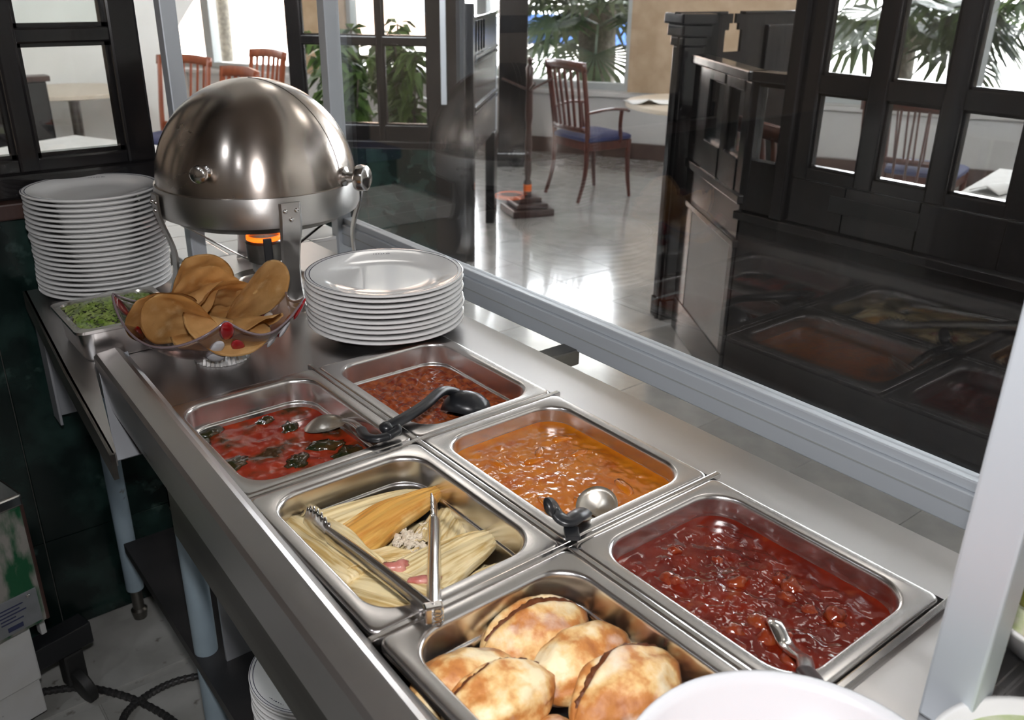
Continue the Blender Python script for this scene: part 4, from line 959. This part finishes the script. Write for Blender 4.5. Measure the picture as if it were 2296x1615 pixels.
for ca in (22, 148, 256, 325):
    for da, t, sx, sz, m_, rot in ((0, .86, .009, .017, red_glass, 0), (9, .66, .008, .013, red_glass, 25), (2, .48, .009, .011, red_glass, 60), (-9, .68, .008, .013, clear_gem, -30), (-12, .45, .012, .012, clear_gem, 0)):
        p = on_bowl(ca + da, t); n_ = Vector((cos(R(ca + da)), sin(R(ca + da)), -.6)).normalized()
        bm = bmesh.new(); bmesh.ops.create_uvsphere(bm, u_segments=14, v_segments=10, radius=1)
        q = n_.to_track_quat('Y', 'Z').to_matrix().to_4x4()
        bmesh.ops.transform(bm, matrix=Matrix.Translation(p) @ q @ Matrix.Rotation(R(rot), 4, 'Y') @ Matrix.Diagonal((sx * 1.35, .004, sz * 1.35, 1)), verts=bm.verts[:])
        obj('red_leaf_gem' if m_ is red_glass else 'clear_leaf_gem', bm, m_, gb, smooth='all')
def tostada(label, loc, rot, r_, bend, seed, wob=.006):
    rows = []
    for k_ in range(15):
        t = k_ / 14; row = []
        for i in range(56):
            a = 2 * pi * i / 56; q = r_ * t * (1 + .03 * nz(cos(a) * 1.5, sin(a) * 1.5, seed)); x, y = q * cos(a), q * sin(a)
            z = 0
            if bend: ph = x / bend; x2 = bend * sin(ph); z = bend * (cos(ph) - 1); x = x2
            z += wob * nz(q * cos(a) * 22, y * 22, seed) + .35 * wob * nz(q * cos(a) * 60, y * 60, seed + 3)
            row.append((x, y, z))
        rows.append(row)
    bm = loft(rows[1:], None, True)
    bmesh.ops.solidify(bm, geom=bm.faces[:], thickness=.0024)
    o = obj('tostada', bm, tortilla, smooth='all', loc=loc); o.rotation_euler = tuple(R(a) for a in rot); o['group'] = 'fried tostadas in the glass bowl'
    return tag(o, label, 'tostada')
tostada('flat lying tostada at the bottom of the glass bowl', (-.10, .80, .052), (6, 4, 0), .082, .3, 1)
tostada('tostada lying low in the middle front of the glass bowl', (-.075, .775, .074), (-10, 12, 40), .078, .12, 2)
tostada('front low tostada curling over the bowl rim notch', (-.105, .745, .080), (18, -6, 70), .072, .09, 3)
tostada('saddle bent tostada facing front left of the bowl', (-.165, .790, .098), (-52, -14, -34), .070, .065, 4)
tostada('tostada leaning behind the saddle bent one at left', (-.185, .845, .094), (-40, -30, -20), .066, .11, 5)
tostada('tall tostada at the back of the bowl, uppermost of the pile', (-.105, .872, .118), (-62, -4, 8), .066, .12, 6, .009)
tostada('tostada just in front of the uppermost back one', (-.098, .850, .108), (-56, 6, -10), .066, .10, 7, .009)
tostada('tostada folded in the centre of the pile', (-.092, .828, .102), (-38, 3, 15), .066, .09, 8, .009)
tostada('crumpled tostada in middle of the back pile', (-.115, .862, .108), (-30, -12, 60), .062, .07, 9, .012)
tostada('pale golden tostada standing at right of the bowl', (-.030, .795, .108), (-58, 18, 30), .070, .16, 10, .004)

# ------------------------------------------------------------------ lettuce pan
lpn = thing('small_food_pan', 'small steel pan of shredded lettuce before the tall plate stack', 'pan', (-.217, .985, 0), R(0))
a_, b_ = .092, .092
obj('pan_shell', loft([rr(a_ - .016, b_ - .016, .018, .001), rr(a_ - .012, b_ - .012, .022, .006), rr(a_ - .009, b_ - .009, .025, .052), rr(a_, b_, .014, .057), rr(a_, b_, .014, .062), rr(a_ - .011, b_ - .011, .024, .0625), rr(a_ - .013, b_ - .013, .024, .055), rr(a_ - .016, b_ - .016, .024, .008)], None, True, True), pan_steel, lpn, smooth=True)
bm = bmesh.new()
for i in range(900):
    x, y = rnd.uniform(-.074, .074), rnd.uniform(-.074, .074); z = .052 + .022 * (1 - (x / .09) ** 2) * (1 - (y / .09) ** 2) * rnd.uniform(.5, 1.05)
    a = rnd.uniform(0, 2 * pi); l_ = rnd.uniform(.008, .02); d = Vector((cos(a), sin(a), rnd.uniform(-.4, .4))); s_ = Vector((-sin(a), cos(a), rnd.uniform(-.3, .3))) * rnd.uniform(.001, .003); p = Vector((x, y, z))
    v = [bm.verts.new(q) for q in (p - d * l_ / 2 - s_, p - d * l_ / 2 + s_, p + Vector((0, 0, .003)) + s_, p + d * l_ / 2 + s_, p + d * l_ / 2 - s_, p + Vector((0, 0, .003)) - s_)]
    bm.faces.new((v[0], v[1], v[2], v[5])); bm.faces.new((v[5], v[2], v[3], v[4]))
o = obj('shredded_lettuce', bm, lettuce); o.location = (-.217, .985, 0); tag(o, 'shredded green lettuce heaped in the small steel pan', 'lettuce', kind='stuff')
o = obj('cling_film', grid(24, 24, lambda u, v: (-.088 + .176 * u, -.088 + .176 * v, .066 + .018 * sin(pi * u) * sin(pi * v) + .006 * nz(u * 6, v * 6, 3) + .002 * nz(u * 20, v * 20, 1))), GP, smooth='all'); o.location = (-.217, .985, 0); tag(o, 'crinkled clear film over the shredded lettuce', 'film')

# ------------------------------------------------------------------ bowls at the near end
wb = thing('mixing_bowl', 'large white bowl of red salsa at bottom centre', 'bowl', (-.145, -.412, 0))
R_ = .134
obj('bowl_wall', lathe([(.001, .004), (R_ * .5, .0), (R_ * .55, .003), (R_ * .82, .035), (R_ * .96, .066), (R_, .074), (R_ * 1.0, .0765), (R_ * .97, .0765), (R_ * .93, .068), (R_ * .8, .042), (R_ * .52, .012), (.001, .010)], 96), white_plastic, wb, smooth='all')
o = obj('red_salsa', lathe([(R_ * .8, .040), (R_ * .6, .042), (R_ * .3, .045), (.001, .045)], 60), salsa_m, smooth='all'); o.location = (-.145, -.412, 0); tag(o, 'chunky red salsa inside the large white bowl', 'salsa', kind='stuff')
w2 = thing('serving_bowl', 'white bowl of pale green relish at bottom right', 'bowl', (.058, -.525, 0))
R2 = .108
obj('bowl_wall', lathe([(.001, .003), (R2 * .5, .0), (R2 * .85, .026), (R2, .036), (R2, .039), (R2 * .95, .038), (R2 * .8, .022), (.001, .008)], 80), white_china, w2, smooth='all')
o = obj('green_relish', lathe([(R2 * .88, .030), (R2 * .5, .038), (.001, .042)], 50), onion, smooth='all'); o.location = (.058, -.525, 0); tag(o, 'pale chopped relish in the bottom right bowl', 'relish', kind='stuff')
w3 = thing('serving_bowl', 'white bowl of tomato and pickled peppers behind the near post', 'bowl', (.295, -.445, 0))
R3 = .115
obj('bowl_wall', lathe([(.001, .003), (R3 * .5, .0), (R3 * .75, .02), (R3 * .95, .055), (R3, .062), (R3, .065), (R3 * .94, .062), (R3 * .7, .025), (.001, .01)], 80), white_china, w3, smooth='all')
o = obj('chopped_onion', lathe([(R3 * .86, .046), (R3 * .6, .050), (R3 * .3, .053), (.001, .054)], 50), onion, smooth='all'); o.location = (.295, -.445, 0); tag(o, 'pale chopped onion bed under the tomato wedges behind the near post', 'onion', kind='stuff')
for i, (x, y, z, a) in enumerate(((-.072, .012, .052, 20), (-.045, -.062, .052, 80), (-.03, -.02, .058, 150), (.045, -.03, .055, 10), (.02, .06, .055, 60))):
    o = obj('tomato_wedge', blob(.026, .016, .013, i, .15, 16, 10), tomato_w, smooth='all', loc=(.295 + x, -.445 + y, z)); o.rotation_euler = (.3, .2, R(a)); tag(o, ('tomato wedge nearest the aluminium post in the tomato bowl', 'tomato wedge at the near rim of the tomato bowl', 'tomato wedge in the middle of the tomato bowl', 'tomato wedge at right side of the tomato bowl', 'tomato wedge at far side of the tomato bowl')[i], 'tomato', 'tomato wedges in the bowl behind the near post')
for i, (x, y, a) in enumerate(((-.055, .045, 60), (-.02, .07, 20), (.015, .01, 10))):
    o = obj('pickled_pepper', blob(.030, .010, .009, i + 5, .2, 16, 10), jalapeno, smooth='all', loc=(.295 + x, -.445 + y, .070)); o.rotation_euler = (0, 0, R(a)); tag(o, ('olive pickled pepper on the side of the tomato bowl nearest the post', 'olive pickled pepper at the far rim of the tomato bowl', 'olive pickled pepper lying over the middle of the tomato bowl')[i], 'pepper', 'pickled peppers on the tomato bowl')
tag(obj('divider_strip', box(.135, .236, -.430, -.418, -.012, .008, .003), steel), 'steel divider strip beside the near aluminium post', 'divider')

# ------------------------------------------------------------------ lower left: appliance on casters, hose
ap = thing('rolling_appliance', 'white and scratched green metal appliance on casters at lower left', 'appliance', (-.458, 1.14, ZF), R(14))
obj('cabinet', box(-.5, 0, 0, .24, .12, .272, .004), white_enamel, ap)
obj('cabinet', box(-.5, -.004, .004, .24, .03, .12, .003), white_enamel, ap)
obj('side_panel', box(-.5, .028, -.03, .24, .275, .56, .008), green_enamel, ap)
obj('side_trim', box(.026, .034, -.028, .24, .275, .58, .003), brown_wood, ap)
obj('top_bar', box(-.5, .03, -.04, .24, .56, .585, .004), shiny, ap)
stk = obj('rating_sticker', box(-.13, .018, -.0325, -.03, .285, .365, .0008), sticker, ap)
for k_, (x0, x1, z) in enumerate(((-.06, -.012, .345), (-.06, -.02, .337), (-.06, -.008, .329), (-.06, -.03, .321), (-.06, -.016, .313))): obj('print_line', box(x0, x1, -.0335, -.0324, z, z + .0025), ink, stk)
obj('print_block', box(-.115, -.08, -.0335, -.0324, .325, .35), ink, stk); obj('print_block', box(-.05, -.02, -.0335, -.0324, .293, .303), ink, stk)
for x, z in ((.0, .355), (-.12, .30)):
    bm = bmesh.new(); bmesh.ops.create_uvsphere(bm, u_segments=12, v_segments=8, radius=.004); obj('screw', bm, shiny, ap, smooth='all', loc=(x, -.033, z))
obj('caster_bracket', box(.0, .125, .01, .06, .13, .185, .003), black_plastic, ap); 
cs_ = obj('caster_fork', box(.055, .10, .015, .05, .04, .125, .006), rubber, ap); 
wh = lathe([(.001, -.013), (.034, -.013), (.042, -.009), (.042, .009), (.034, .013), (.001, .013)], 32); bmesh.ops.transform(wh, matrix=Matrix.Translation((.078, .0, .042)) @ Matrix.Rotation(R(80), 4, 'Y'), verts=wh.verts[:])
obj('caster_wheel', wh, rubber, ap, smooth=True)
obj('side_post', box(.03, .042, .03, .05, .20, .45, .002), white_enamel, ap)
def hose(label, pts):
    c = catmull(pts, 14); o = obj('wire_hose', tube(c, .0075, 8), hose_m, smooth='all'); tag(o, label, 'hose')
    for i in range(2, len(c) - 1, 2):
        t = (c[i + 1] - c[i - 1]).normalized(); loops = []
        a = Vector((0, 0, 1)); b = t.cross(a)
        loops = [[c[i] + t * q + b * (.0088 * cos(2 * pi * k_ / 8)) + a * (.0088 * sin(2 * pi * k_ / 8)) for k_ in range(8)] for q in (-.003, .003)]
        obj('hose_ring', loft(loops, None, True, True), shelf_m, o)
zz = ZF + .0095
hose('dark jointed hose on the kitchen floor running behind the caster', [(-.46, 1.235, zz), (-.38, 1.19, zz), (-.31, 1.10, zz), (-.26, .99, zz), (-.24, .9, zz)])
hose('dark jointed hose on the kitchen floor curving under the shelf', [(-.37, .93, zz), (-.34, 1.02, zz + .017), (-.28, 1.075, zz), (-.2, 1.08, zz), (-.1, 1.04, zz)])
